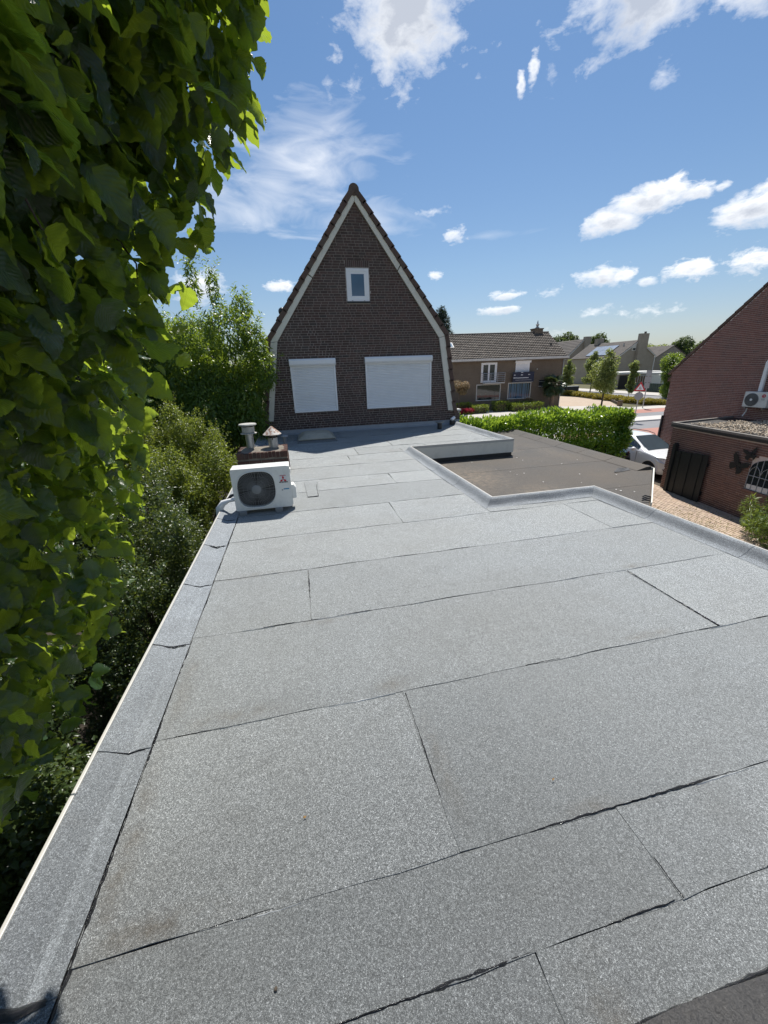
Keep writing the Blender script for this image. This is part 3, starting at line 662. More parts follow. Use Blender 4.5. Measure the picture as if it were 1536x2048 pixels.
# low brick wall with upright capping course at the left foot of the gable, small cap at the right
lw = part('side_wall', MB().box(-1.24, -.905, GY + .004, GY + .22, 0, 3.33), M['mortar_d'], gh)
capb = MB().box(-.027, .027, -.11, .11, -.085, .085).mesh('cap_brick', M['brick_gable'])
for k in range(6): link('cap_brick', capb, lw, Vector((-1.215 + k * .058, GY + .10, 3.27)) - base_of(lw))
brick_wall(lw, (0, GY, 0), (1, 0, 0), (0, -1, 0), lambda a, b, c, d: a > -1.25 and b < -.90, -1.25, -.9, 3.06, 3.17, .222, .0715, .012, .03, M['brick_gable'], 20, seed=9)
part('coping', MB().box(5.38, 5.68, GY - .03, GY + .25, 3.345, 3.40), M['offwhite'], gh)
# verge boards
def board(a0, a1, b0, b1, y0=GY - .075, y1=GY - .012):
    part('verge_board', MB().prism([(a0[0], y0, a0[1]), (a1[0], y0, a1[1]), (b1[0], y0, b1[1]), (b0[0], y0, b0[1])], (0, y1 - y0, 0)), M['cream'], gh, bevel=.006)
lerp2 = lambda a, b, t: (a[0] + (b[0] - a[0]) * t, a[1] + (b[1] - a[1]) * t)
for i in range(4):
    segs = [(0, 1)] if i in (0, 3) else [(0, .47), (.473, 1)]
    for s0, s1 in segs:
        s0 += .0015; s1 -= .0015
        board(lerp2(OUT[i], OUT[i + 1], s0), lerp2(OUT[i], OUT[i + 1], s1), lerp2(INN[i], INN[i + 1], s0), lerp2(INN[i], INN[i + 1], s1))
# dark shadow gap batten just inside the boards is the board's own edge; roof slopes with courses of tiles
rt_ = part('roof', MB().prism([(x, GY + .26, z) for x, z in [(-1.0, 0), (-1.0, 3.3), (-.62, 5.62), (2.22, 9.5), (5.05, 5.72), (5.42, 3.3), (5.42, 0)]], (0, 9.2, 0)), M['tile_dark'], gh)
def slope_tiles(a, b, side):
    a = Vector((a[0], 0, a[1])); b = Vector((b[0], 0, b[1])); d = (b - a); L = d.length; d.normalize()
    nr = Vector((-d.z, 0, d.x)) * side; n = max(1, round(L / .335)); strip = MB()
    for k in range(n):
        c = a + d * (L * (k + .5) / n); dd = (d + nr * -.085).normalized(); nn = Vector((-dd.z, 0, dd.x)) * side
        hl = L / n / 2 + .035
        mb = MB()
        mb.obox(c + nn * .062 + Vector((0, GY + .055, 0)), dd, (0, 1, 0), nn, hl, .15, .022)
        mb.obox(c + nn * .012 + Vector((0, GY - .082, 0)), dd, (0, 1, 0), nn, hl - .008, .022, .068)
        part('verge_tile', mb, M['tile_dark'], rt_, bevel=.008)
        for q in range(30):
            y = GY + .21 + q * .30
            strip.obox(c + nn * .062 + Vector((0, y + .15, 0)), dd, (0, 1, .0), nn, hl, .146, .020)
            strip.obox(c + nn * .088 + Vector((0, y + .04, 0)), dd, (0, 1, .0), nn, hl, .045, .016)
    part('slope_tiles', strip, M['tile_dark'], rt_, kind='stuff')
slope_tiles((-.96, 3.30), (-.60, 5.68), 1); slope_tiles((-.60, 5.70), (2.16, 9.50), 1)
slope_tiles((5.42, 3.32), (5.06, 5.78), -1); slope_tiles((5.06, 5.80), (2.28, 9.50), -1)
for k in range(23):
    y0 = GY - .09 + k * .40
    part('ridge_tile', MB().tube([(2.22, y0, 9.53), (2.22, y0 + .41, 9.53)], [.148, .13], 14), M['tile_dark'], rt_, smooth=True)
v = part('roof_vent', MB().tube([(.02, 13.75, 6.42), (-.07, 13.75, 6.52)], .06, 10).sphere((-.10, 13.75, 6.60), .12, 12, 8).lathe([(.04, 0), (.11, .0), (.08, .09), (.04, .10)], (-.20, 13.75, 6.36), 10), M['dark_plastic'], gh, smooth=True)
part('hook', MB().tube([(-.70, GY - .08, 5.08), (-.645, GY - .10, 5.08), (-.635, GY - .10, 4.99), (-.66, GY - .10, 4.96), (-.69, GY - .10, 4.98)], .011, 6), M['dark_plastic'], gh)
# small attic window
def rect_frame(x0, x1, z0, z1, w, y0, y1):
    mb = MB(); mb.box(x0, x1, y0, y1, z0, z0 + w); mb.box(x0, x1, y0, y1, z1 - w, z1); mb.box(x0, x0 + w, y0 + .0005, y1, z0 + w, z1 - w); mb.box(x1 - w, x1, y0 + .0005, y1, z0 + w, z1 - w); return mb
aw = part('window', rect_frame(1.875, 2.555, 6.775, 7.645, .075, GY - .014, GY + .05), M['white'], gh, bevel=.005)
part('sash', rect_frame(1.945, 2.485, 6.845, 7.575, .075, GY - .006, GY + .04), M['white'], aw, bevel=.005)
part('pane', MB().box(2.015, 2.415, GY - .003, GY + .003, 6.915, 7.505), M['glass_blue'], aw)
part('sill', MB().box(1.86, 2.57, GY - .04, GY + .02, 6.725, 6.772), M['bitumen_matt'], aw)
for x in (2.03, 2.40): part('drain_cap', MB().box(x - .02, x + .02, GY - .02, GY - .012, 6.785, 6.797), M['grey_plastic'], aw)
# roller shutters
def shutter(x0, x1, zb, zt, zbox):
    s = part('roller_shutter', rect_frame(x0 + .015, x1 - .015, zb, zbox + .01, .055, GY - .075, GY - .004), M['white'], gh, bevel=.006)
    part('shutter_box', MB().prism([(x0, GY - .005, zbox), (x0, GY - .12, zbox), (x0, GY - .15, zbox + .05), (x0, GY - .15, zt - .05), (x0, GY - .11, zt), (x0, GY - .005, zt)], (x1 - x0, 0, 0)), M['white'], s, bevel=.006)
    n = 27; h = (zbox - zb - .06) / n; me = MB()
    a, b = x0 + .07, x1 - .07
    me.prism([(a, -.002, 0), (a, -.016, h * .12), (a, -.022, h * .45), (a, -.016, h * .74), (a, -.002, h * .84), (a, 0, h * .84), (a, 0, 0)], (b - a, 0, 0))
    part('curtain_back', MB().box(a, b, GY - .0265, GY - .022, zb + .05, zbox), M['shutter'], s)
    m = me.mesh('slat', M['shutter'])
    for k in range(n): link('slat', m, s, Vector((0, GY - .028, zb + .055 + k * h)) - base_of(s))
shutter(-.065, 1.365, 3.585, 5.19, 4.985); shutter(2.30, 4.565, 3.585, 5.19, 5.0)

# ------------------------------------------------------------------ things on the roof
def text(name, s, size, loc, xdir, normal, mat, parent, align='CENTER', bold=0):
    cu = bpy.data.curves.new(name, 'FONT'); cu.body = s; cu.size = size; cu.align_x = align; cu.align_y = 'CENTER'; cu.offset = bold; cu.extrude = .0006
    tmp = bpy.data.objects.new('tmp', cu); COL.objects.link(tmp); bpy.context.view_layer.update()
    me = bpy.data.meshes.new_from_object(tmp.evaluated_get(bpy.context.evaluated_depsgraph_get())); bpy.data.objects.remove(tmp); me.name = name
    me.materials.clear(); me.materials.append(mat); o = link(name, me, parent); xd = Vector(xdir).normalized(); nd = Vector(normal).normalized(); yd = nd.cross(xd)
    mw = Matrix((xd, yd, nd)).transposed().to_4x4(); mw.translation = Vector(loc) - base_of(parent); o.matrix_local = mw; return o
ax0, ax1, ay0, ay1, az0, az1 = -.99, -.19, 5.50, 5.79, 2.965, 3.572
ac = thing('air_conditioner', 'off white outdoor cooling unit with round black fan grille standing on the grey roof', 'air conditioner', (-.59, 5.64, RZ))
acb = MB(); acb.box(ax0, ax1, ay0 + .05, ay1, az0, az1)
part('housing', acb, M['ac_white'], ac, bevel=.012)
gcx, gcz, gr = -.672, 3.262, .262
def squircle(r, t):
    c, s = math.cos(t), math.sin(t); e = .62 if (c > 0) == (s > 0) else .80
    return r * abs(c) ** e * (1 if c > 0 else -1), r * abs(s) ** e * (1 if s > 0 else -1)
NSQ = 72
sqo = [squircle(gr, 2 * math.pi * k / NSQ) for k in range(NSQ)]
# front panel with the fan opening cut out
fr = MB(); rect = []
for k in range(NSQ):
    x, z = sqo[k]; m = max(abs((x) / (ax1 - gcx if x > 0 else gcx - ax0)), abs(z / (az1 - gcz if z > 0 else gcz - az0)))
    rect.append((gcx + x / m, gcz + z / m))
yf = ay0
vs = [(gcx + x, yf, gcz + z) for x, z in sqo] + [(x, yf, z) for x, z in rect] + [(gcx + x * .97, yf + .05, gcz + z * .97) for x, z in sqo] + [(x, yf + .0505, z) for x, z in rect]
fs = []
for k in range(NSQ):
    j = (k + 1) % NSQ; fs += [(k, NSQ + k, NSQ + j, j), (k, j, 2 * NSQ + j, 2 * NSQ + k), (NSQ + k, 3 * NSQ + k, 3 * NSQ + j, NSQ + j)]
part('front_panel', fr.add(vs, fs), M['ac_white'], ac)
fb = MB().add([(gcx + x * .97, yf + .047, gcz + z * .97) for x, z in sqo], [tuple(range(NSQ))]); part('fan_recess', fb, M['dark_plastic'], ac)
part('grille_rim', MB().tube([(gcx + x * 1.01, yf - .006, gcz + z * 1.01) for x, z in sqo + sqo[:1]], .008, 6, False), M['ac_white'], ac, smooth=True)
bl = MB()
for k in range(3):
    a = k * 2.094 + .4
    for t in range(5):
        a0, a1 = a + t * .2, a + (t + 1) * .2; y0, y1 = yf + .042 - t * .003, yf + .042 - (t + 1) * .003
        bl.quad(*[(gcx + r_ * math.cos(q), y, gcz + r_ * math.sin(q)) for r_, q, y in ((.06, a0, y0), (.23, a0, y0), (.23, a1, y1), (.06, a1, y1))])
part('fan_blades', bl, M['dark_plastic'], ac)
sp = MB()
for k in range(64):
    t = 2 * math.pi * k / 64; x, z = squircle(gr * .985, t); x0, z0 = .06 * math.cos(t), .06 * math.sin(t)
    dirv = Vector((x - x0, 0, z - z0)); L = dirv.length
    sp.obox(((x + x0) / 2 + gcx, yf + .002, (z + z0) / 2 + gcz), dirv, (0, 1, 0), dirv.cross(Vector((0, 1, 0))), L / 2, .0025, .0017)
for rr_ in (.12, .18, .235):
    pts = [squircle(rr_, 2 * math.pi * k / 48) for k in range(49)]; sp.tube([(gcx + x, yf + .006, gcz + z) for x, z in pts], .0013, 4, False)
part('fan_guard', sp, M['grey_plastic'], ac)
part('hub_cap', MB().lathe([(.0, 0), (.066, 0), (.066, .008), (.05, .014), (0, .016)], (gcx, yf + .004, gcz), 24, (0, -1, 0)), M['grey_plastic'], ac, smooth=True)
st = part('label_plate', MB().box(-.345, -.235, yf - .0012, yf + .001, 3.325, 3.445), M['sticker'], ac)
text('lettering', 'MITSUBISHI', .0165, (-.290, yf - .0022, 3.433), (1, 0, 0), (0, -1, 0), M['logo_red'], ac, bold=.0006)
def rhomb(cx, cz, a):   # one of three diamonds that meet at a point
    dx, dz = math.cos(a), math.sin(a); px, pz = -dz, dx; l, w = .027, .0155
    return [(cx, yf - .0022, cz), (cx + dx * l + px * w, yf - .0022, cz + dz * l + pz * w), (cx + dx * 2 * l, yf - .0022, cz + dz * 2 * l), (cx + dx * l - px * w, yf - .0022, cz + dz * l - pz * w)]
lg = MB()
for a in (90, 210, 330): lg.add(rhomb(-.290, 3.376, R(a)), [(0, 1, 2, 3)])
part('emblem', lg, M['logo_red'], ac)
text('lettering', 'MITSUBISHI', .0235, (-.290, yf - .0022, 3.336), (1, 0, 0), (0, -1, 0), M['ink'], ac, bold=.0012)
part('label_strip', MB().box(-.30, -.222, yf - .0012, yf + .001, 3.226, 3.244), M['ink_blue'], ac)
part('round_mark', MB().lathe([(0, 0), (.012, 0), (.012, .001)], (-.318, yf, 3.222), 12, (0, -1, 0)), M['sign_grey'], ac)
part('valve_cover', MB().prism([(ax1, 5.56, 3.06), (ax1 + .06, 5.58, 3.06), (ax1 + .06, 5.58, 3.22), (ax1 + .03, 5.57, 3.27), (ax1, 5.56, 3.27)], (0, .16, 0)), M['ac_white'], ac, bevel=.006)
part('side_handle', MB().box(ax1, ax1 + .012, 5.6, 5.7, 3.44, 3.5), M['ac_white'], ac, bevel=.004)
for x in (-.90, -.40): part('foot', MB().box(x - .05, x + .05, 5.44, 5.82, RZ + .005, az0), M['grey_plastic'], ac, bevel=.006)
cp = thing('pipe_conduit', 'short white pipe elbow running from cooling unit over the left roof edge', 'pipe', (-1.18, 5.75, RZ))
part('elbow', MB().tube([(-1.00, 5.66, 3.10), (-1.10, 5.66, 3.09), (-1.18, 5.67, 3.06), (-1.245, 5.68, 2.98), (-1.262, 5.69, 2.8)], [.028, .028, .045, .055, .055], 10), M['white'], cp, smooth=True)
part('black_hose', MB().tube([(-.99, 5.70, 3.16), (-1.06, 5.70, 3.15), (-1.13, 5.69, 3.08)], .022, 8), M['dark_plastic'], cp, smooth=True)

stack = thing('chimney_stack', 'low weathered brick chimney stack behind the cooling unit carrying two flue pipes', 'chimney', (-.75, 8.15, RZ))
sx0, sx1, sy0, sy1, sz = -1.20, -.26, 7.62, 8.35, 3.40
core = part('mortar_core', MB().box(sx0 + .012, sx1 - .012, sy0 + .012, sy1 - .012, RZ, sz - .035), M['mortar_moss'], stack)
rr = random.Random(4)
def pieces(face, L, H, vert):
    def put(c, ax, hl, hd, hh):
        mb = MB().obox((0, 0, 0), ax, Vector(ax).cross((0, 0, 1)), (0, 0, 1), hl, hd, hh); o = link('brick', mb.mesh('brick', M['brick_old']), stack, Vector(c) - base_of(stack)); o.rotation_euler = (rr.uniform(-.02, .02), rr.uniform(-.02, .02), rr.uniform(-.02, .02))
    a, b = (sx0, sx1) if face in 'FB' else (sy0, sy1)
    yx = {'F': sy0, 'B': sy1, 'L': sx0, 'R': sx1}[face]; ax = (1, 0, 0) if face in 'FB' else (0, 1, 0)
    z = RZ + .05; row = 0
    while z < sz - .15:
        x = a - (.11 if row % 2 else 0)
        while x < b - .05:
            l = min(x + L, b) - max(x, a) - .012
            if l > .05:
                c = max(x, a) + l / 2 + .006
                put((c, yx + (.045 if face in 'FL' else -.045) if face in 'FB' else yx, z) if face in 'FB' else (yx + (.045 if face == 'L' else -.045), c, z), ax, l / 2, .05, .027)
            x += L
        z += .066; row += 1
    n = round((b - a) / .075)
    for k in range(n):
        c = a + (k + .5) * (b - a) / n; zc = sz - .065 + rr.uniform(-.006, .006)
        if face in 'FB': put((c, yx + (.06 if face == 'F' else -.06), zc), (1, 0, 0), .031, .06, .055)
        else: put((yx + (.06 if face == 'L' else -.06), c, zc), (0, 1, 0), .031, .06, .055)
for f in 'FBLR': pieces(f, .22, .066, True)
cap = MB(); n = 14; vs = []; fs = []
for j in range(n):
    for i in range(n):
        x = sx0 + .03 + (sx1 - sx0 - .06) * i / (n - 1); y = sy0 + .03 + (sy1 - sy0 - .06) * j / (n - 1)
        h = .02 + .06 * math.exp(-((x + .96) ** 2 + (y - 8.0) ** 2) / .02) + .03 * math.exp(-((x + .52) ** 2 + (y - 8.0) ** 2) / .02) + rr.uniform(0, .014)
        vs.append((x, y, sz - .03 + h * (0.2 if i in (0, n - 1) or j in (0, n - 1) else 1)))
for j in range(n - 1):
    for i in range(n - 1): a = j * n + i; fs.append((a, a + 1, a + n + 1, a + n))
part('mortar_cap', cap.add(vs, fs), M['mortar_moss'], stack, smooth=True)
fp = thing('flue_pipe', 'grey metal flue pipe with a flat ringed cap on the chimney stack', 'flue pipe', (-.96, 8.0, 3.42))
part('pipe', MB().tube([(-.96, 8.0, 3.40), (-.96, 8.0, 3.75)], .078, 16), M['steel'], fp, smooth=True)
part('cap', MB().lathe([(.10, 0), (.155, .012), (.155, .022), (.105, .03), (.105, .045)], (-.96, 8.0, 3.70), 20), M['cap_grey'], fp, smooth=True)
part('cap', MB().lathe([(.118, 0), (.118, .10), (.0, .10)], (-.96, 8.0, 3.745), 20), M['cap_grey'], fp, smooth=True)
part('gap_ring', MB().lathe([(.10, 0), (.10, .035), (0, .035)], (-.96, 8.0, 3.84), 20), M['dark_plastic'], fp, smooth=True)
part('lid', MB().lathe([(.165, 0), (.170, .012), (.16, .028), (.0, .04)], (-.96, 8.0, 3.872), 20), M['cap_grey'], fp, smooth=True)
fq = thing('flue_pipe', 'short flue pipe under a rusty conical cap on the chimney stack', 'flue pipe', (-.52, 8.0, 3.42))
part('pipe', MB().tube([(-.52, 8.0, 3.40), (-.52, 8.0, 3.60)], .092, 16), M['steel'], fq, smooth=True)
for k in range(3):
    a = k * 2.1 + .5; part('strut', MB().tube([(-.52 + .085 * math.cos(a), 8 + .085 * math.sin(a), 3.57), (-.52 + .10 * math.cos(a), 8 + .10 * math.sin(a), 3.68)], .010, 5), M['bark'], fq)
part('inner_pipe', MB().tube([(-.52, 8.0, 3.58), (-.52, 8.0, 3.645)], .07, 14), M['dark_plastic'], fq, smooth=True)
part('conical_cap', MB().lathe([(.175, 0), (.178, .008), (.02, .155), (.0, .165)], (-.52, 8.0, 3.665), 22), M['rust'], fq)
sv = thing('vent_pipe', 'small grey capped vent pipe standing left of the skylight dome', 'vent pipe', (-.40, 11.1, RZ))
part('pipe', MB().tube([(-.40, 11.1, RZ), (-.40, 11.1, RZ + .26)], .055, 12), M['grey_plastic'], sv, smooth=True)
part('cap', MB().lathe([(.10, 0), (.10, .02), (.06, .05), (0, .055)], (-.40, 11.1, RZ + .24), 14), M['zinc'], sv, smooth=True)
sv = thing('vent_pipe', 'dark stubby vent pipe with grey mushroom cap near the right end of the gable wall', 'vent pipe', (4.54, 12.1, RZ))
part('pipe', MB().tube([(4.54, 12.1, RZ), (4.54, 12.1, RZ + .22)], .075, 12), M['dark_plastic'], sv, smooth=True)
part('cap', MB().lathe([(.12, 0), (.135, .015), (.13, .05), (.0, .065)], (4.54, 12.1, RZ + .20), 16), M['grey_plastic'], sv, smooth=True)
fl = thing('rain_outlet', 'dark corner outlet with a white cap at the right foot of the gable', 'outlet', (5.28, 12.78, RZ))
part('body', MB().box(5.18, 5.34, 12.72, 12.86, RZ + .01, RZ + .16), M['bitumen_matt'], fl, bevel=.02)
part('white_cap', MB().tube([(5.22, 12.75, RZ + .19), (5.34, 12.79, RZ + .255)], .055, 12), M['white'], fl, smooth=True)
SKH = .085
sky_ = thing('skylight', 'yellowed dome skylight on a low kerb in the shade of the gable', 'skylight', (.5, 11.7, RZ))
part('kerb', MB().add([(-.08, 11.12, RZ), (1.08, 11.12, RZ), (1.08, 12.28, RZ), (-.08, 12.28, RZ), (.0, 11.2, RZ + SKH), (1., 11.2, RZ + SKH), (1., 12.2, RZ + SKH), (.0, 12.2, RZ + SKH)], [(0, 1, 5, 4), (1, 2, 6, 5), (2, 3, 7, 6), (3, 0, 4, 7), (4, 5, 6, 7)]), M['felt'], sky_)
part('rim', MB().box(-.03, 1.03, 11.17, 12.23, RZ + SKH + .001, RZ + SKH + .03), M['dome'], sky_, bevel=.008)
n = 13; vs = []; fs = []
for j in range(n):
    for i in range(n):
        u, w = i / (n - 1) * 2 - 1, j / (n - 1) * 2 - 1
        vs.append((.5 + u * .50, 11.7 + w * .50, RZ + SKH + .031 + .13 * ((1 - u ** 4) * (1 - w ** 4)) ** .6))
for j in range(n - 1):
    for i in range(n - 1): a = j * n + i; fs.append((a, a + 1, a + n + 1, a + n))
part('dome', MB().add(vs, fs), M['dome'], sky_, smooth=True)

# ------------------------------------------------------------------ neighbour: red gable house, annexe, drive
nh = thing('red_brick_house', 'red brick house whose plain gable wall and sloping verge rise at the right', 'house', (20, 9, 0))
NX = 17.1
npoly = [(15.42, 0), (15.42, 4.22), (9.3, 10.1), (3.2, 4.22), (3.2, 0)]
nw = part('wall', MB().prism([(NX + .005, y, z) for y, z in npoly], (9, 0, 0)), M['mortar_r'], nh)
tpn = in_poly([(15.43, -.1), (15.43, 4.24), (9.3, 10.06), (3.2, 4.1), (3.2, -.1)])
def insn(a, b, c, d):   # u runs along -y from 15.42
    ya, yb = 15.42 - a, 15.42 - b
    return tpn(ya, c) and tpn(yb, c) and tpn(ya, d) and tpn(yb, d) and yb > 7.6 and not (ya < 12.3 and d < 2.3)
brick_wall(nw, (NX, 15.42, 0), (0, -1, 0), (-1, 0, 0), insn, 0, 8.2, .02, 10, .225, .0665, .013, .03, M['brick_red'], 0, seed=21)
rb = MB(); vr = MB()
def vtiles(a, b):
    A = Vector((NX, a[0], a[1])); B = Vector((NX, b[0], b[1])); d = (B - A); L = d.length; d.normalize(); n = round(L / .36); nr = Vector((1, 0, 0)).cross(d)
    if nr.z < 0: nr = -nr
    for k in range(n):
        c = A + d * (L * (k + .5) / n) + nr * .05; dd = (d - nr * .05).normalized()
        part('verge_tile', MB().obox(c + Vector((.06, 0, 0)), dd, (1, 0, 0), nr, L / n / 2 + .02, .10, .05), M['tile_dark'], nh, bevel=.01)
vtiles((15.55, 4.12), (9.3, 10.13))
part('roof', MB().prism([(NX + .17, 15.75, 3.95), (NX + .17, 9.3, 10.15), (NX + .17, 9.3, 10.02), (NX + .17, 15.75, 3.82)], (9, 0, 0)).prism([(NX + .17, 2.9, 3.95), (NX + .17, 9.3, 10.15), (NX + .17, 9.3, 10.02), (NX + .17, 2.9, 3.82)], (9, 0, 0)), M['tile_dark'], nh)
part('downpipe', MB().tube([(NX - .06, 15.40, .1), (NX - .06, 15.40, 2.3)], .05, 10), M['dark_plastic'], nh, smooth=True)
# cooling unit of the neighbour
na = thing('air_conditioner', 'small pale cooling unit hung on the red brick gable above gravel roof', 'air conditioner', (16.9, 11.4, 3.0))
part('housing', MB().box(16.72, 16.98, 11.06, 11.86, 3.0, 3.55), M['ac_white'], na, bevel=.015)
part('fan_grille', MB().lathe([(.235, 0), (.235, .012), (.2, .02), (0, .02)], (16.72, 11.58, 3.27), 28, (-1, 0, 0)), M['grey_plastic'], na)
rg = MB()
for q in (.06, .09, .12, .15, .18, .21): rg.tube([(16.698, 11.58 + q * math.cos(2 * math.pi * k / 28), 3.27 + q * math.sin(2 * math.pi * k / 28)) for k in range(29)], .006, 4, False)
part('grille_rings', rg, M['dark_plastic'], na)
part('hub_cap', MB().lathe([(.045, 0), (.04, .01), (0, .012)], (16.695, 11.58, 3.27), 14, (-1, 0, 0)), M['white'], na)
part('emblem', MB().lathe([(.062, 0), (.062, .004), (0, .004)], (16.72, 11.20, 3.42), 20, (-1, 0, 0)), M['logo_red'], na)
part('emblem_ring', MB().tube([(16.714, 11.20 + .03 * math.cos(t * .5), 3.42 + .03 * math.sin(t * .5)) for t in range(1, 11)], .006, 5), M['sticker'], na)
text('lettering', 'LG', .085, (16.716, 11.20, 3.30), (0, -1, 0), (-1, 0, 0), M['sign_grey'], na, bold=.002)
part('bracket', MB().box(16.75, 17.09, 11.75, 11.79, 2.94, 2.985).box(16.75, 17.09, 11.15, 11.19, 2.94, 2.985), M['steel'], na)
part('drain_hose', MB().tube([(16.95, 11.80, 2.98), (16.98, 11.84, 2.8), (16.95, 11.9, 2.62)], .02, 6), M['white'], na)
ct = thing('pipe_conduit', 'white vertical pipe duct on the red brick gable rising from the cooling unit', 'pipe', (17, 11.5, 3.55))
part('duct', MB().box(16.99, 17.09, 11.53, 11.65, 3.55, 4.60), M['white'], ct, bevel=.015)
part('elbow', MB().tube([(17.04, 11.59, 4.56), (17.04, 11.57, 4.66), (17.04, 11.50, 4.70), (17.04, 11.2, 4.70), (17.04, 9.5, 4.72)], .062, 10), M['white'], ct, smooth=True)

AN = Vector((13.86, 11.97, 0)); AD = Vector((-.17, -.985, 0)).normalized(); ANN = Vector((AD.y, -AD.x, 0))
if ANN.x > 0: ANN = -ANN
an = thing('brick_annexe', 'low brown brick annexe with flat gravel roof in front of the red gable', 'annexe', (15, 9, 0))
E1 = AN + AD * 7.5
apoly = [AN + AD * .0 - ANN * .005, E1 - ANN * .005, Vector((17.07, E1.y, 0)), Vector((17.07, 12.30, 0))]
aw_ = part('wall', MB().prism([(v.x, v.y, 0) for v in apoly], (0, 0, 2.40)), M['mortar_r'], an)
S0, S1, WZ0, WZ1 = 3.33, 4.75, 0.97, 2.02
def insa(a, b, c, d):
    if a < -.02 or b > 5.2 or d > 2.41: return False
    return not (b > S0 - .01 and a < S1 and d > WZ0 and c < WZ1 - max(0, .25 - min(abs(a - S0), 1)) * .8)
brick_wall(aw_, AN, AD, ANN, insa, 0, 5.2, .02, 2.42, .222, .069, .012, .03, M['brick_annexe'], 300, seed=31)
def insl(a, b, c, d): return a > -.01 and b < 3.23 and d < 2.41
LD = (Vector((17.07, 12.30, 0)) - AN).normalized(); LN = Vector((-LD.y, LD.x, 0))
brick_wall(aw_, AN, LD, LN, insl, 0, 3.3, .02, 2.42, .222, .069, .012, .03, M['brick_annexe'], 0, seed=32)
rp = [AN + ANN * .06 - AD * .06, E1 + ANN * .06, Vector((17.08, E1.y, 0)), Vector((17.08, 12.38, 0))]
part('roof_slab', MB().prism([(v.x, v.y, 2.405) for v in rp], (0, 0, .10)), M['bitumen_matt'], an)
def strip(a, b, w, z0, z1, mat, name, par, inw):
    d = (b - a).normalized(); o = Vector((-d.y, d.x, 0)); o = o if o.dot(inw) > 0 else -o
    part(name, MB().prism([(v.x, v.y, z0) for v in (a, b, b + o * w, a + o * w)], (0, 0, z1 - z0)), mat, par, bevel=.008)
strip(rp[0], rp[1], .10, 2.485, 2.575, M['trim_dark'], 'roof_trim', an, -ANN); strip(rp[0] - ANN * .102, rp[3], .10, 2.485, 2.573, M['trim_dark'], 'roof_trim', an, AD)
gs = MB(); gr_ = random.Random(8)
for k in range(5200):
    s_, t_ = gr_.uniform(.45, 6.5), gr_.uniform(.25, 3.4)
    q = AN + AD * s_ - ANN * t_ - AD * t_ * .05
    if q.x > 16.95: continue
    z = 2.515 + .05 * gr_.random() + .03 * math.sin(s_ * 3) * math.sin(t_ * 4); r_ = gr_.uniform(.018, .042)
    a = Vector((gr_.uniform(-1, 1), gr_.uniform(-1, 1), gr_.uniform(-.3, .3))).normalized(); b = a.orthogonal().normalized(); c = a.cross(b)
    gs.add([q + Vector((0, 0, z)) + v for v in (a * r_ * 1.3, -a * r_ * 1.2, b * r_, -b * r_, c * r_ * .8, -c * r_ * .8)], [(0, 2, 4), (2, 1, 4), (1, 3, 4), (3, 0, 4), (2, 0, 5), (1, 2, 5), (3, 1, 5), (0, 3, 5)])
part('gravel', gs, M['stone'], an, kind='stuff')
def awp(s, z, o=0): v = AN + AD * s + ANN * o; return (v.x, v.y, z)
# leaded arch window
wn = part('window', MB().prism([awp(S0, WZ0, .002)] + [awp(S1, WZ0, .002), awp(S1, 1.6, .002)] + [awp(S0 + (S1 - S0) * (.5 + .5 * math.cos(t)), 1.62 + .34 * math.sin(t), .002) for t in [k * math.pi / 12 for k in range(13)]], tuple(-ANN * .06)), M['glass'], an, label='leaded arch window')
nl = MB()
for k in range(9):
    s_ = S0 + (S1 - S0) * k / 8; u_ = abs(k / 8 - .5) * 2; top = 1.62 + .33 * math.sqrt(max(0, 1 - u_ * u_))
    nl.tube([awp(s_, WZ0, .012), awp(s_, top, .012)], .011, 5)
for z in (1.40,): nl.tube([awp(S0, z, .014), awp(S1, z, .014)], .012, 5)
for k in range(4):
    a = S0 + (S1 - S0) * k / 4; w_ = (S1 - S0) / 4
    nl.tube([awp(a, 1.45, .016), awp(a + w_ * .15, 1.6, .016), awp(a + w_ * .5, 1.72, .016), awp(a + w_ * .85, 1.6, .016), awp(a + w_, 1.45, .016)], .009, 5)
part('lead_bars', nl, M['zinc'], wn)
part('curtain', MB().prism([awp(S0 + .03, WZ0 + .01, .0045), awp(S1, WZ0 + .01, .0045), awp(S1, WZ0 + .20, .0045), awp(S0 + .03, WZ0 + .16, .0045)], tuple(ANN * .002)), M['sticker'], wn)
part('sill', MB().prism([awp(S0 - .05, WZ0 - .07, .05), awp(S1 + .1, WZ0 - .07, .05), awp(S1 + .1, WZ0 - .005, .05), awp(S0 - .05, WZ0 - .005, .05)], tuple(-ANN * .05)), M['brick_annexe'], wn)
# butterflies
def butterfly(s, z, sc_, rot, label):
    mb = MB(); c, n_ = math.cos(rot), math.sin(rot)
    for sx in (-1, 1):
        for pts in ([(0, .0), (.04, .10), (.14, .22), (.30, .30), (.29, .17), (.17, .03)], [(0, -.01), (.17, .01), (.24, -.06), (.20, -.15), (.12, -.22), (.03, -.09)]):
            q = [((x * sx) * sc_, y * sc_, (abs(x) * .12 + .02) * sc_) for x, y in pts]
            mb.prism([awp(s + x * c - y * n_, z + x * n_ + y * c, .03 + o) for x, y, o in q], tuple(ANN * .006))
    b = thing('wall_butterfly', label, 'wall ornament', awp(s, z, .02))
    part('wings', mb, M['black_paint'], b); part('body', MB().tube([awp(s + .14 * sc_ * n_, z - .14 * sc_ * c, .04), awp(s - .12 * sc_ * n_, z + .12 * sc_ * c, .05)], [.012, .02], 6), M['black_paint'], b)
butterfly(2.96, 1.60, 1.05, -.45, 'larger black metal butterfly left of the leaded window, wings spread'); butterfly(3.26, 2.0, .72, .3, 'smaller black metal butterfly over the leaded window corner')
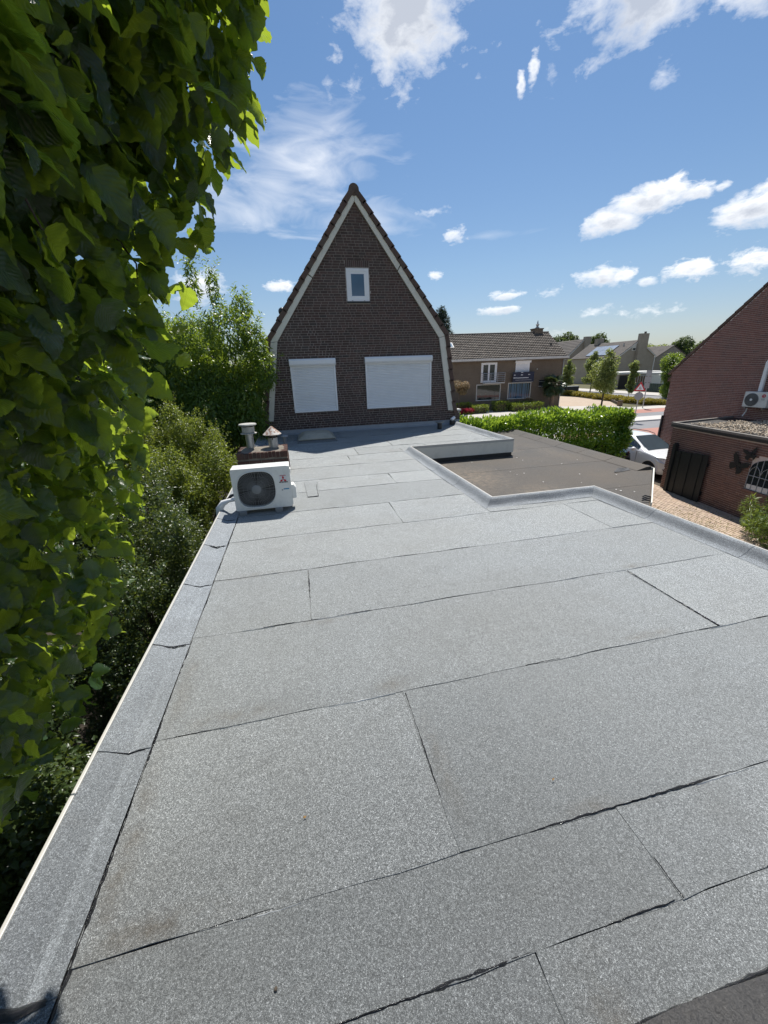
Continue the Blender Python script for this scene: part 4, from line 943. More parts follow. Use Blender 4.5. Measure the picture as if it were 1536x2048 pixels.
# gate leaf standing against the annexe
gt = thing('wooden_gate', 'black gate of upright boards with a tall post against the annexe wall', 'gate', awp(1.2, 0, .12))
part('post', MB().prism([awp(.40, 0, .06), awp(.53, 0, .06), awp(.53, 1.80, .06), awp(.465, 1.88, .06), awp(.40, 1.80, .06)], tuple(ANN * .13)), M['black_paint'], gt)
for k in range(6):
    a = .56 + k * .232; top = 1.60 + .10 * k / 5
    part('board', MB().prism([awp(a, .04, .10), awp(a + .222, .04, .10), awp(a + .222, top + .02, .10), awp(a, top, .10)], tuple(ANN * (.026 if k % 2 else .045))), M['black_paint'], gt, bevel=.006)
part('rail', MB().prism([awp(.54, .3, .05), awp(1.95, .3, .05), awp(1.95, .42, .05), awp(.54, .42, .05)], tuple(ANN * .045)).prism([awp(.54, 1.3, .05), awp(1.95, 1.3, .05), awp(1.95, 1.42, .05), awp(.54, 1.42, .05)], tuple(ANN * .045)), M['black_paint'], gt)

# drive with clay pavers between garage and annexe
dv = struct('driveway', MB().quad((7.7, -6, .014), (17.0, -6, .014), (17.0, 20, .014), (7.7, 20, .014)), M['joint'])
pv = []; prr = random.Random(3)
u_ = AD; w_ = ANN
for i in range(-8, 60):
    for j in range(0, 56):
        s_ = i * .212 + (.106 if j % 2 else 0); t_ = j * .118 + .05
        q = AN + u_ * s_ + w_ * t_
        if q.x < 7.75: continue
        pv.append((q, prr.uniform(-.004, .004), prr.uniform(-.02, .02)))
def vis(q):
    v = cam.matrix_world.inverted() @ Vector((q.x, q.y, 0)); 
    return v.z < 0
def in_strip(q): return 10.9 < q.x < 14.0 and 6.9 < q.y < 12.6
own = sorted([p_ for p_ in pv if in_strip(p_[0])], key=lambda p_: (p_[0] - CAMP).length)
keys = {(round(p_[0].x, 3), round(p_[0].y, 3)) for p_ in own[:300]}
pm = MB().obox((0, 0, 0), u_, w_, (0, 0, 1), .1, .049, .026).mesh('paver', M['paver'])
rest = MB()
for q, dz, ra in pv:
    if (round(q.x, 3), round(q.y, 3)) in keys:
        o = link('paver', pm, dv, Vector((q.x, q.y, .012 + dz))); o.rotation_euler = (0, 0, ra)
    else: rest.obox((q.x, q.y, .012 + dz), u_ + w_ * ra, w_ - u_ * ra, (0, 0, 1), .1, .049, .026)
o = link('pavers', rest.mesh('pavers', M['paver']), dv); o['kind'] = 'stuff'

# ------------------------------------------------------------------ cars
def car_body(P, n=18):
    """P: list of (x, zbottom, zbelt, zroof, w_sill, w_belt, w_roof); symmetric loft"""
    mb = MB(); rings = []
    for (x, zb, zl, zr, ws, wb, wr) in P:
        half = [(ws * .92, zb), (ws, zb + .10), (max(ws, wb) * 1.0, zb + (zl - zb) * .45), (max(ws, wb) * .995, zb + (zl - zb) * .7), (wb, zl - .03), (wb * .985, zl), (wr + (wb - wr) * .45, zl + (zr - zl) * .5), (wr, zr - .06 * (zr - zl > .1)), (wr * .82, zr), (wr * .4, zr + .012), (0, zr + .015)]
        ring = [(x, -y, z) for y, z in half] + [(x, y, z) for y, z in half[-2::-1]]; rings.append(ring)
    m = len(rings[0]); vs = [v for r in rings for v in r]; fs = []
    for i in range(len(rings) - 1):
        for k in range(m): fs.append((i * m + k, i * m + (k + 1) % m, (i + 1) * m + (k + 1) % m, (i + 1) * m + k))
    fs += [tuple(range(m)), tuple(range((len(rings) - 1) * m, len(rings) * m))[::-1]]
    return mb.add(vs, fs)
def wheel(parent, x, y, r, w, side):
    wh = part('wheel', MB().lathe([(r * .66, 0), (r * .9, .0), (r, w * .15), (r, w * .85), (r * .9, w), (r * .66, w)], (x, y - w / 2, r), 28, (0, 1, 0)), M['tyre'], parent, local=True, smooth=True)
    rim = MB().lathe([(.0, 0), (r * .16, 0), (r * .16, .02)], (x, y + side * (w / 2 - .02), r), 12, (0, side, 0))
    rim.lathe([(r * .60, 0), (r * .67, .02), (r * .60, .035)], (x, y + side * (w / 2 - .03), r), 28, (0, side, 0))
    for k in range(5):
        a = k * 2 * math.pi / 5 + .3
        for da in (-.13, .13): rim.obox((x + math.cos(a + da) * r * .38, y + side * (w / 2 - .012), r + math.sin(a + da) * r * .38), (math.cos(a + da), 0, math.sin(a + da)), (0, 1, 0), (-math.sin(a + da), 0, math.cos(a + da)), r * .27, .012, .022)
    part('rim', rim, M['alloy'], wh, local=True)
    part('brake_disc', MB().lathe([(0, 0), (r * .6, 0), (r * .6, .01), (0, .01)], (x, y + side * (w / 2 - .09), r), 20, (0, side, 0)), M['dark_plastic'], wh, local=True)
def wcut(mbody, xs, r, zc):   # lift the lower skin into arches
    out = []
    for (x, y, z) in mbody.v:
        out.append((x, y, z))
    mbody.v = out
def arch(parent, x, y, r, mat, side):
    mb = MB(); n = 16; vs = []; fs = []
    for k in range(n + 1):
        a = math.pi * k / n
        for rr_, yy in ((r * 1.12, y + side * .012), (r * 1.28, y + side * .022), (r * 1.30, y - side * .02)): vs.append((x + rr_ * math.cos(a), yy, r + rr_ * math.sin(a)))
    for k in range(n):
        b = k * 3; fs += [(b, b + 1, b + 4, b + 3), (b + 1, b + 2, b + 5, b + 4)]
    part('wheel_arch', mb.add(vs, fs), mat, parent, local=True, smooth=True)
    dk = [(x + r * 1.13 * math.cos(math.pi * k / 16), y + side * .009, r + r * 1.13 * math.sin(math.pi * k / 16)) for k in range(17)] + [(x - r * 1.13, y + side * .009, .18), (x + r * 1.13, y + side * .009, .18)]
    part('wheel_well', MB().add(dk, [tuple(range(len(dk)))]), M['dark_plastic'], parent, local=True)
wc = thing('parked_car', 'white family car parked nose first beside the brick annexe', 'car', (15.42, 14.62, .014), R(-90))
PW = [(2.12, .42, .66, .70, .55, .58, .40), (2.08, .30, .76, .80, .72, .70, .55), (1.98, .25, .84, .88, .82, .80, .66), (1.75, .24, .92, .965, .88, .86, .74), (1.35, .23, .98, 1.03, .90, .87, .76), (.95, .22, 1.03, 1.09, .90, .86, .76),
      (.70, .22, 1.05, 1.20, .90, .86, .72), (.35, .22, 1.06, 1.40, .90, .86, .66), (.02, .22, 1.07, 1.56, .90, .86, .62), (-.4, .22, 1.08, 1.625, .90, .86, .615), (-1.0, .22, 1.09, 1.63, .90, .86, .61), (-1.55, .24, 1.10, 1.57, .89, .85, .60), (-1.95, .28, 1.12, 1.36, .86, .83, .62), (-2.12, .32, 1.08, 1.12, .82, .79, .66), (-2.18, .40, .80, .84, .74, .72, .60)]
part('body', car_body(PW), M['car_white'], wc, local=True, smooth=True)
def skin(mb, q, off):  # small panel with slight offset
    return mb.add(q, [tuple(range(len(q)))])
def belt(t0, t1, P, zf0, zf1, side, off=.006, n=6):   # side window strip between stations
    def at(x):
        for a, b in zip(P, P[1:]):
            if a[0] >= x >= b[0]:
                t = (a[0] - x) / (a[0] - b[0] + 1e-9); return [a[i] + (b[i] - a[i]) * t for i in range(7)]
        return P[-1]
    vs = []; fs = []
    for k in range(n + 1):
        x = t0 + (t1 - t0) * k / n; s_ = at(x); zl, zr, wb, wr = s_[2], s_[3], s_[5], s_[6]
        for f in (zf0, (zf0 + zf1) / 2, zf1):
            z = zl + (zr - zl) * f; w = wb + (wr - wb) * min(1, .1 + f) if f < .5 else wr + (wb - wr) * .45 * (1 - f) / .5
            w = (wb * .985 + ((wr + (wb - wr) * .45) - wb * .985) * f / .5) if f < .5 else ((wr + (wb - wr) * .45) + (wr - (wr + (wb - wr) * .45)) * (f - .5) / .5)
            vs.append((x, side * (w + off), z))
    for k in range(n):
        for j in range(2): a = k * 3 + j; fs.append((a, a + 1, a + 4, a + 3))
    return MB().add(vs, fs)
def front_glass(P, i0, i1, off=.008):
    vs = []; fs = []
    for s_ in P[i0:i1 + 1]:
        x, zl, zr, wr = s_[0], s_[2], s_[3], s_[6]
        for f in (-.86, -.45, 0, .45, .86): vs.append((x + off, wr * f, zr + .012 + off))
    for k in range(i1 - i0):
        for j in range(4): a = k * 5 + j; fs.append((a, a + 1, a + 6, a + 5))
    return MB().add(vs, fs)
part('windscreen', front_glass(PW, 5, 8), M['car_glass'], wc, local=True, smooth=True)
part('rear_window', front_glass(PW, 11, 13), M['car_glass'], wc, local=True, smooth=True)
for side in (-1, 1):
    part('side_window', belt(.62, -.42, PW, .12, .88, side), M['glass'], wc, local=True)
    part('side_window', belt(-.50, -1.25, PW, .12, .88, side), M['glass'], wc, local=True)
    part('roof_rail', MB().tube([(-.05, side * .60, 1.60), (-.4, side * .60, 1.66), (-1.2, side * .60, 1.66), (-1.6, side * .60, 1.58)], .018, 6), M['dark_plastic'], wc, local=True)
    mr = part('mirror', MB().sphere((.52, side * 1.02, 1.12), .10, 12, 8, .85).obox((.52, side * .93, 1.08), (0, 1, 0), (1, 0, 0), (0, 0, 1), .08, .03, .025), M['car_white'], wc, local=True, smooth=True)
    hl = [(2.06, side * .50, .70), (2.0, side * .80, .70), (1.74, side * .925, .76), (1.50, side * .91, .93), (1.86, side * .80, .92), (2.06, side * .55, .84)]
    part('headlight', MB().prism(hl, (.03, side * .02, .02)), M['chrome'], wc, local=True, bevel=.01)
    part('fog_light', MB().prism([(2.02, side * .50, .34), (1.98, side * .76, .36), (1.93, side * .84, .50), (2.06, side * .62, .46)], (.06, side * .03, 0)), M['dark_plastic'], wc, local=True)
    part('lamp', MB().sphere((2.09, side * .68, .42), .045, 10, 6), M['chrome'], wc, local=True)
    for x in (1.32, -1.36): arch(wc, x, side * .895, .345, M['car_white'], side); wheel(wc, x, side * .815, .345, .22, side)
    part('door_handle', MB().box(-.35, -.20, side * .90 - .012, side * .90 + .012, .93, .955), M['car_white'], wc, local=True)
    part('sill_trim', MB().box(-1.0, .95, side * .9 - .02, side * .9 + .015, .22, .30), M['dark_plastic'], wc, local=True)
    part('door_seam', MB().box(.60, .608, side * .893, side * .905, .36, 1.03), M['dark_plastic'], wc, local=True)
part('grille', MB().box(2.02, 2.135, -.42, .42, .50, .64), M['dark_plastic'], wc, local=True)
part('number_plate', MB().box(2.13, 2.15, -.26, .26, .37, .48), M['dry'], wc, local=True)
dc = thing('parked_car', 'dark hatchback mostly hidden, its red tail lamp showing between hedge and garage', 'car', (13.45, 15.73, .014), R(90)); dc.scale = (.95, .86, 1)
PD = [(1.95, .40, .62, .66, .55, .56, .40), (1.85, .28, .74, .78, .76, .74, .58), (1.4, .22, .88, .92, .84, .82, .70), (.85, .21, .92, .98, .85, .81, .70), (.2, .21, .95, 1.38, .85, .80, .58), (-.4, .21, .96, 1.46, .85, .80, .57), (-1.1, .22, .98, 1.42, .85, .80, .57), (-1.6, .24, 1.0, 1.22, .84, .79, .60), (-1.9, .28, .98, 1.02, .81, .77, .66), (-1.98, .38, .78, .82, .75, .73, .60)]
part('body', car_body(PD), M['car_dark'], dc, local=True, smooth=True)
part('rear_window', front_glass(PD, 6, 8, .006), M['glass_blue'], dc, local=True)
for side in (-1, 1):
    part('side_window', belt(.5, -1.2, PD, .12, .88, side), M['glass'], dc, local=True)
    part('tail_light', MB().prism([(-1.90, side * .60, .72), (-1.78, side * .80, .70), (-1.70, side * .82, 1.0), (-1.86, side * .66, 1.06)], (-.05, side * .03, 0)), M['red_lamp'], dc, local=True)
    for x in (1.2, -1.25): arch(dc, x, side * .84, .30, M['car_dark'], side); wheel(dc, x, side * .76, .30, .19, side)
part('number_plate', MB().box(-2.0, -1.985, -.26, .26, .55, .66), M['dry'], dc, local=True)

# ------------------------------------------------------------------ brown house across the yard
bh = thing('brown_brick_house', 'long brown brick house with grey tiled roof, picture windows and a balcony', 'house', (24, 45, 0))
BO = Vector((30.5, 41.5, 0)); BU = Vector((-.995, .0995, 0)); BN = Vector((-.0995, -.995, 0))
def bp(s, z, o=0): v = BO + BU * s + BN * o; return (v.x, v.y, z)
BL, BDp, BE, BR = 19., 9.2, 5.34, 8.36
part('wall', MB().prism([bp(0, 0), bp(BL, 0), bp(BL, BE), bp(0, BE)], tuple(-BN * BDp)).prism([bp(.002, BE, -.002), bp(.002, BE, -BDp + .002), bp(.002, BR - .12, -BDp / 2)], tuple(BU * (BL - .004))), M['facade_brown'], bh)
brf = part('roof', MB().prism([bp(-.25, BE + .02, .42), bp(-.25, BR - .06, -BDp / 2), bp(-.25, BR - .22, -BDp / 2), bp(-.25, BE - .12, .40)], tuple(BU * (BL + .5))).prism([bp(-.25, BE + .02, -BDp - .42), bp(-.25, BR - .06, -BDp / 2), bp(-.25, BR - .22, -BDp / 2), bp(-.25, BE - .12, -BDp - .40)], tuple(BU * (BL + .5))), M['tile_grey'], bh)
tl = MB(); nrow, ncol = 15, 66
E0 = Vector(bp(-.25, BE + .06, .46)); RG = Vector(bp(-.25, BR, -BDp / 2)); up = (RG - E0); UL = up.length; up.normalize(); tn = BU.cross(up); tn = tn if tn.z > 0 else -tn
for i in range(nrow):
    for j in range(ncol):
        c = E0 + up * (UL * (i + .5) / nrow) + BU * ((BL + .5) * (j + .5) / ncol); hw = (BL + .5) / ncol / 2; hl = UL / nrow / 2
        jit = random.uniform(-.006, .006); du = (up - tn * .24).normalized(); nn = BU.cross(du); nn = nn if nn.z > 0 else -nn
        vs = []
        for f in (-1, 1):
            for (a, h) in ((-.98, .0), (-.55, .035), (-.1, .04), (.25, .005), (.98, .002)): vs.append(c + BU * hw * a + du * hl * 1.05 * f + nn * (h + .03 + jit))
        vs += [v - nn * .085 for v in vs[:5]]
        tl.add(vs, [(k, k + 1, k + 6, k + 5) for k in range(4)] + [(k, 10 + k, 11 + k, k + 1) for k in range(4)])
part('roof_tiles', tl, M['tile_grey'], brf, kind='stuff')
for k in range(49):
    a = Vector(bp(-.25 + k * .4, BR + .03, -BDp / 2)); part('ridge_tile', MB().tube([a, a + BU * .41], [.13, .115], 8), M['tile_grey'], brf)
part('gutter', MB().prism([bp(-.3, BE - .02, .02), bp(-.3, BE - .02, .55), bp(-.3, BE + .20, .55), bp(-.3, BE + .02, .42), bp(-.3, BE + .02, .02)], tuple(BU * (BL + .6))), M['offwhite'], bh)
part('downpipe', MB().tube([bp(.06, 0, .07), bp(.06, BE, .07)], .05, 8), M['sign_grey'], bh)
def bframe(s0, s1, z0, z1, w, o0, o1, mat, name='window', par=None):
    mb = MB()
    for a, b, c, d in ((s0, s1, z0, z0 + w), (s0, s1, z1 - w, z1), (s0, s0 + w, z0 + w, z1 - w), (s1 - w, s1, z0 + w, z1 - w)):
        mb.prism([bp(a, c, o0), bp(b, c, o0), bp(b, d, o0), bp(a, d, o0)], tuple(BN * (o1 - o0)))
    return part(name, mb, mat, par or bh)
def bquad(name, s0, s1, z0, z1, o, t, mat, par): return part(name, MB().prism([bp(s0, z0, o), bp(s1, z0, o), bp(s1, z1, o), bp(s0, z1, o)], tuple(BN * t)), mat, par)
w1 = bframe(7.35, 10.25, 1.02, 2.82, .09, -.03, .03, M['offwhite']); bquad('pane', 7.44, 10.16, 1.11, 2.73, .003, .004, M['glass'], w1)
w2 = bframe(3.70, 6.48, 1.06, 2.88, .09, -.03, .03, M['offwhite']); bquad('pane', 3.79, 6.39, 1.15, 2.79, .003, .004, M['glass'], w2)
bd = MB()
for k in range(11):
    s_ = 3.95 + k * .22; bd.prism([bp(s_, 1.15, .0085), bp(s_ + .12 + .05 * (k % 3), 1.15, .0085), bp(s_ + .12 + .05 * (k % 3), 2.79, .0085), bp(s_, 2.79, .0085)], tuple(BN * .003))
part('curtain', bd, M['glass_blue'], w2)
fd = bframe(7.95, 9.78, 3.02, 5.12, .12, -.03, .04, M['white'], 'french_door')
for a in (8.09, 8.87): q = bframe(a, a + .78, 3.14, 5.0, .10, -.01, .03, M['white'], 'door_leaf', fd); bquad('pane', a + .1, a + .68, 3.24, 4.9, .004, .004, M['glass'], fd)
bal = part('balcony', MB().prism([bp(7.25, 2.90, .0), bp(9.55, 2.90, .0), bp(9.55, 2.99, .0), bp(7.25, 2.99, .0)], tuple(BN * .8)), M['offwhite'], bh)
rl = MB()
for z in (3.22, 3.42, 3.62, 3.82, 4.0): rl.tube([bp(9.78, z, .0), bp(9.78, z, .78), bp(7.25, z, .78), bp(7.25, z, .0)], .022 if z < 3.9 else .03, 6)
for s_ in (9.78, 8.9, 8.1, 7.25): rl.tube([bp(s_, 2.95, .78), bp(s_, 4.0, .78)], .025, 6)
part('railing', rl, M['steel'], bal)
sw = bframe(4.1, 5.75, 3.1, 5.0, .12, -.02, .05, M['white'], 'shuttered_window'); bquad('shutter_box', 4.0, 5.85, 4.98, 5.26, .0, .2, M['white'], sw)
for k in range(10): bquad('slat', 4.22, 5.63, 3.95 + k * .1, 4.04 + k * .1, .02, .02 + .004 * (k % 2), M['shutter'], sw)
bquad('pane', 4.22, 5.63, 3.22, 3.94, .004, .004, M['glass'], sw)
bn = thing('banner_board', 'navy blue board with pale print hung on the balcony under the shuttered window', 'sign', bp(4.95, 3.0, .5))
bquad('board', 3.72, 6.22, 2.95, 4.02, .50, .06, M['navy'], bn)
bquad('side_board', 3.70, 3.76, 2.95, 4.02, 0, .5, M['navy'], bn)
for a, b, z0, z1 in ((5.05, 5.28, 3.93, 4.0), (5.93, 6.1, 3.66, 3.74), (5.05, 5.3, 3.66, 3.74), (4.2, 4.42, 3.68, 3.75), (5.75, 6.15, 3.36, 3.44), (4.35, 5.72, 3.35, 3.42), (4.0, 5.9, 3.14, 3.16)): bquad('printed_line', a, b, z0, z1, .5605, .002, M['sticker'], bn)
bquad('deck', 3.8, 6.2, 2.88, 2.945, .0, .5, M['sign_grey'], bn)
dw = bframe(1.55, 2.75, 2.25, 3.05, .07, -.02, .03, M['black_paint']); bquad('pane', 1.62, 2.68, 2.32, 2.98, .003, .004, M['glass'], dw); bquad('sill_bar', 1.5, 2.8, 2.33, 2.40, .03, .04, M['offwhite'], dw); bquad('sill_bar', 1.5, 2.8, 2.86, 2.91, .03, .03, M['sign_grey'], dw)
part('wall_lamp', MB().sphere(bp(3.15, 4.25, .06), .07, 8, 6), M['cream'], bh)
ch = part('chimney', MB().box(29.28, 30.35, 45.9, 46.9, 7.6, 8.75).box(29.22, 30.41, 45.84, 46.96, 8.751, 8.86), M['facade_brown'], brf)
part('finial', MB().lathe([(.22, 0), (.26, .10), (.12, .2), (.16, .35), (.22, .45), (.10, .55), (.06, .75), (.02, .9)], (29.85, 46.4, 8.86), 10), M['sign_grey'], ch, smooth=True)
part('flue', MB().tube([(30.0, 43.5, 6.2), (30.0, 43.5, 7.0)], .09, 8).tube([(30.0, 43.5, 6.9), (30.0, 43.5, 7.05)], .14, 8), M['dark_plastic'], brf)
c = E0 + up * (UL * .55) + BU * 13.1
sk = part('roof_window', MB().obox(c + tn * .10, BU, up, tn, .42, .55, .06), M['offwhite'], brf); part('pane', MB().obox(c + tn * .165, BU, up, tn, .30, .42, .005), M['glass_blue'], brf)

# ------------------------------------------------------------------ houses further off
def far_house(name, label, x0, x1, y0, y1, eave, ridge, wall, roofm, axis='Y', rows=12):
    """axis: direction of the ridge"""
    h = thing(name, label, 'house', ((x0 + x1) / 2, (y0 + y1) / 2, 0)); 
    if axis == 'Y':
        mx = (x0 + x1) / 2; w = MB().prism([(x0, y0, 0), (x1, y0, 0), (x1, y0, eave), (mx, y0, ridge - .12), (x0, y0, eave)], (0, y1 - y0, 0))
        part('wall', w, wall, h); rm = []
        for a, sgn in ((x0, -1), (x1, 1)):
            E_ = Vector((a + sgn * .35, y0 - .12, eave - .18)); T_ = Vector((mx, y0 - .12, ridge)); d = T_ - E_; n_ = Vector((0, 1, 0)); L_ = y1 - y0 + .24; ax_ = n_
            rm.append((E_, d, ax_, L_))
    else:
        my = (y0 + y1) / 2; w = MB().prism([(x0, y0, 0), (x0, y1, 0), (x0, y1, eave), (x0, my, ridge - .12), (x0, y0, eave)], (x1 - x0, 0, 0))
        part('wall', w, wall, h); rm = []
        for a, sgn in ((y0, -1), (y1, 1)):
            E_ = Vector((x0 - .12, a + sgn * .35, eave - .18)); T_ = Vector((x0 - .12, my, ridge)); rm.append((E_, T_ - E_, Vector((1, 0, 0)), x1 - x0 + .24))
    rmesh = MB()
    for E_, d, ax_, L_ in rm:
        nn = ax_.cross(d).normalized(); nn = nn if nn.z > 0 else -nn; dl = d.length; dn = d.normalized()
        for i in range(rows):
            for j in range(int(L_ / 1.2)):
                seg = L_ / int(L_ / 1.2)
                c = E_ + dn * (dl * (i + .5) / rows) + ax_ * seg * (j + .5) + nn * .05; dd = (dn - nn * .10).normalized()
                rmesh.obox(c, ax_, dd, ax_.cross(dd), seg / 2 - .004, dl / rows / 2 * 1.06, .05)
    part('roof', rmesh, roofm, h); return h
HA = far_house('tan_house', 'grey brown house with a gable chimney between brown house and solar roof', 70.2, 80, 95, 110, 5.9, 10.4, M['facade_far'], M['tile_far'])
part('chimney', MB().box(75.0, 76.6, 94.3, 95.3, 6, 11.0), M['facade_far'], HA); part('verge_board', MB().prism([(69.9, 94.85, 5.75), (75.0, 94.85, 10.35), (75.0, 94.85, 10.05), (70.2, 94.85, 5.6)], (0, .08, 0)), M['offwhite'], HA)
HB = far_house('solar_house', 'brick house with solar panels, two chimneys and white shutters behind the street trees', 67.3, 76.3, 74, 88.4, 5.72, 8.75, M['facade_far'], M['tile_far'], rows=14)
part('facade', MB().box(67.22, 67.29, 74.05, 88.3, 0, 5.6), M['facade_tan'], HB)
for nm, (a, b, c, d) in dict(verge_board=(66.9, 71.75, 5.5, 8.72), verge_board2=(76.7, 71.85, 5.5, 8.72)).items(): part('verge_board', MB().prism([(a, 73.80, c), (b, 73.80, d), (b, 73.80, d - .24), (a, 73.80, c - .2)], (0, .07, 0)), M['offwhite'], HB)
part('chimney', MB().box(71.3, 73.4, 73.3, 73.98, 4, 10.0), M['facade_far'], HB); part('chimney', MB().box(71.2, 72.8, 85.2, 86.4, 7.8, 9.9), M['facade_far'], HB)
part('chimney_pot', MB().tube([(72.6, 73.6, 10.), (72.6, 73.6, 10.35)], .22, 8), M['tile_far'], HB)
gb = part('window', MB().prism([(70.3, 73.9, 6.7), (71.25, 73.9, 6.7), (71.25, 73.9, 8.15), (70.3, 73.9, 7.55)], (0, .09, 0)), M['offwhite'], HB); part('pane', MB().box(70.42, 71.13, 73.885, 73.898, 6.82, 7.25), M['glass'], gb)
for y0 in (80.6, 77.6):
    f = part('window', MB().box(67.14, 67.22, y0, y0 + 2.7, 3.9, 5.45), M['white'], HB)
    if y0 > 80: part('pane', MB().box(67.12, 67.138, y0 + .2, y0 + 1.2, 4.0, 4.7).box(67.12, 67.138, y0 + 1.4, y0 + 2.5, 4.0, 4.7), M['glass'], f)
for i in range(2):
    for j in range(4):
        E_ = Vector((67.0, 77.6 + j * 1.65, 5.55)); d = Vector((4.85, 0, 3.20)); L_ = d.length; d.normalize(); nn = Vector((-d.z, 0, d.x))
        part('solar_panel', MB().obox(E_ + d * (1.55 + i * 1.75) + nn * .24 + Vector((0, .8, 0)), d, (0, 1, 0), nn, .85, .80, .03), M['solar'], HB)
part('roof_vent', MB().tube([(70.2, 76.2, 7.4), (70.2, 76.2, 8.3)], .12, 8), M['sign_grey'], HB); part('downpipe', MB().tube([(76.4, 73.9, 2.5), (76.4, 73.9, 5.4)], .12, 8), M['offwhite'], HB)
HC = far_house('brick_house', 'brick gable house at the far right, beside the solar house', 83.1, 92, 80, 92, 5.3, 7.75, M['facade_far'], M['tile_far'])
HD = far_house('long_house', 'long low house with two white roof windows behind the red brick gable', 88, 120, 70, 78, 4.4, 7.3, M['facade_far'], M['tile_far'], 'X')
for x in (93, 96.5): part('roof_window', MB().obox((x, 71.6, 5.72), (1, 0, 0), (0, .8, .58), (0, -.58, .8), .5, .7, .08), M['white'], HD)
GA = thing('garage_row', 'low garages with pale doors and white roof edge under the solar house', 'garage', (62, 62, 0))
part('wall', MB().box(57.5, 68, 62.4, 68, 0, 2.5), M['facade_far'], GA); part('roof_edge', MB().box(57.3, 68.1, 62.1, 68.1, 2.502, 2.85), M['offwhite'], GA)
part('door', MB().box(61.0, 64.2, 62.33, 62.39, 0, 2.3), M['sign_grey'], GA); part('door', MB().box(64.6, 67.6, 62.33, 62.39, 0, 2.3), M['ac_white'], GA); part('door', MB().box(57.7, 60.4, 62.33, 62.39, 0, 2.3), M['black_paint'], GA)
CPt = thing('carport', 'flat white carport roof on posts beside the green bush', 'carport', (62, 57, 0))
part('roof', MB().box(59.5, 64.8, 54.5, 60.3, 2.55, 2.78), M['offwhite'], CPt)
for x, y in ((59.7, 54.7), (64.6, 54.7), (59.7, 60.1), (64.6, 60.1)): part('post', MB().box(x - .08, x + .08, y - .08, y + .08, 0, 2.55), M['offwhite'], CPt)
wf = thing('wooden_fence', 'brown wooden fence panel between the garages and the carport', 'fence', (59, 58, 0))
for k in range(8): part('board', MB().box(58.6 + k * .31, 58.89 + k * .31, 60.6 - k * .2, 60.66 - k * .2, 0, 2.2), M['wood'], wf)
gf = thing('board_fence', 'dark green fence of upright boards beyond the far street', 'fence', (54.2, 50, 0))
for k in range(50): part('board', MB().box(54.1 + (.03 if k % 2 else 0), 54.16 + (.03 if k % 2 else 0), 47.5 + k * .185, 47.5 + k * .185 + .175, .1, 1.38 + .02 * random.random()), M['green_paint'], gf)
part('rail', MB().box(54.19, 54.25, 47.5, 56.7, .4, .5).box(54.19, 54.25, 47.5, 56.7, 1.1, 1.2), M['green_paint'], gf)
pt = thing('planter_wall', 'dark low planter box at the corner of the sand yard', 'planter', (43.6, 57, 0))
part('wall', MB().box(41.6, 45.2, 56.9, 57.4, 0, 1.18), M['black_paint'], pt); part('coping', MB().box(41.55, 45.25, 56.85, 57.45, 1.182, 1.24), M['sign_grey'], pt)
bo = thing('litter_bin', 'small brown square bin at the end of the dark edging board', 'bin', (35.9, 38.1, 0)); part('body', MB().box(35.7, 36.1, 37.9, 38.3, 0, .55), M['wood'], bo, bevel=.03); part('lid', MB().box(35.66, 36.14, 37.86, 38.34, .552, .62), M['bark'], bo)
bb = thing('edging_board', 'low dark edging board along the planting bed by the yard', 'kerb board', (38.5, 42, 0)); part('board', MB().prism([(36.2, 38.4, 0), (36.3, 38.3, 0), (41.9, 47.2, 0), (41.8, 47.3, 0)], (0, 0, .28)), M['bark'], bb)
# road signs
s1 = thing('road_sign', 'red bordered warning triangle above a grey disc on a thin pole', 'road sign', (27.1, 27.0, 0))
sd = Vector((-.71, -.70, 0)); su = Vector((.70, -.71, 0))
part('pole', MB().tube([(27.1, 27.0, 0), (27.1, 27.0, 3.15)], .04, 8), M['steel'], s1)
def splate(mb, pts, o0, t, c): return mb.prism([tuple(Vector(c) + su * x + Vector((0, 0, z)) + sd * o0) for x, z in pts], tuple(sd * t))
tri = lambda r: [(-r, -r * .58), (r, -r * .58), (0, r * 1.16)]
tc_ = (27.1, 27.0, 2.72)
part('triangle', splate(MB(), tri(.42), .05, .01, tc_), M['sign_red'], s1); part('triangle_face', splate(MB(), tri(.27), .0605, .003, tc_), M['sign_white'], s1)
part('symbol', splate(splate(MB(), [(-.075, -.12), (-.035, -.12), (-.025, .12), (-.05, .12)], .064, .002, tc_), [(.035, -.12), (.085, -.12), (.045, .12), (.02, .12)], .064, .002, tc_), M['ink'], s1)
part('disc', splate(MB(), [(.31 * math.cos(t), .31 * math.sin(t)) for t in [k * math.pi / 14 for k in range(28)]], .05, .01, (27.1, 27.0, 2.10)), M['sign_grey'], s1)
s2 = thing('road_sign', 'tall pole with three narrow sign plates seen edge on, behind the triangle', 'road sign', (35.8, 34.9, 0))
part('pole', MB().tube([(35.8, 34.9, 0), (35.8, 34.9, 3.8)], .045, 8), M['steel'], s2)
for z0, z1, w_ in ((3.25, 3.8, .24), (2.62, 3.2, .30), (2.05, 2.58, .24)):
    part('plate', MB().prism([tuple(Vector((35.8, 34.9, (z0 + z1) / 2)) + Vector((.62, -.78, 0)) * x + Vector((0, 0, z)) + Vector((-.05, -.04, 0))) for x, z in ((-w_, -(z1 - z0) / 2), (w_, -(z1 - z0) / 2), (w_, (z1 - z0) / 2), (-w_, (z1 - z0) / 2))], (-.014, -.012, 0)), M['sign_grey'], s2)

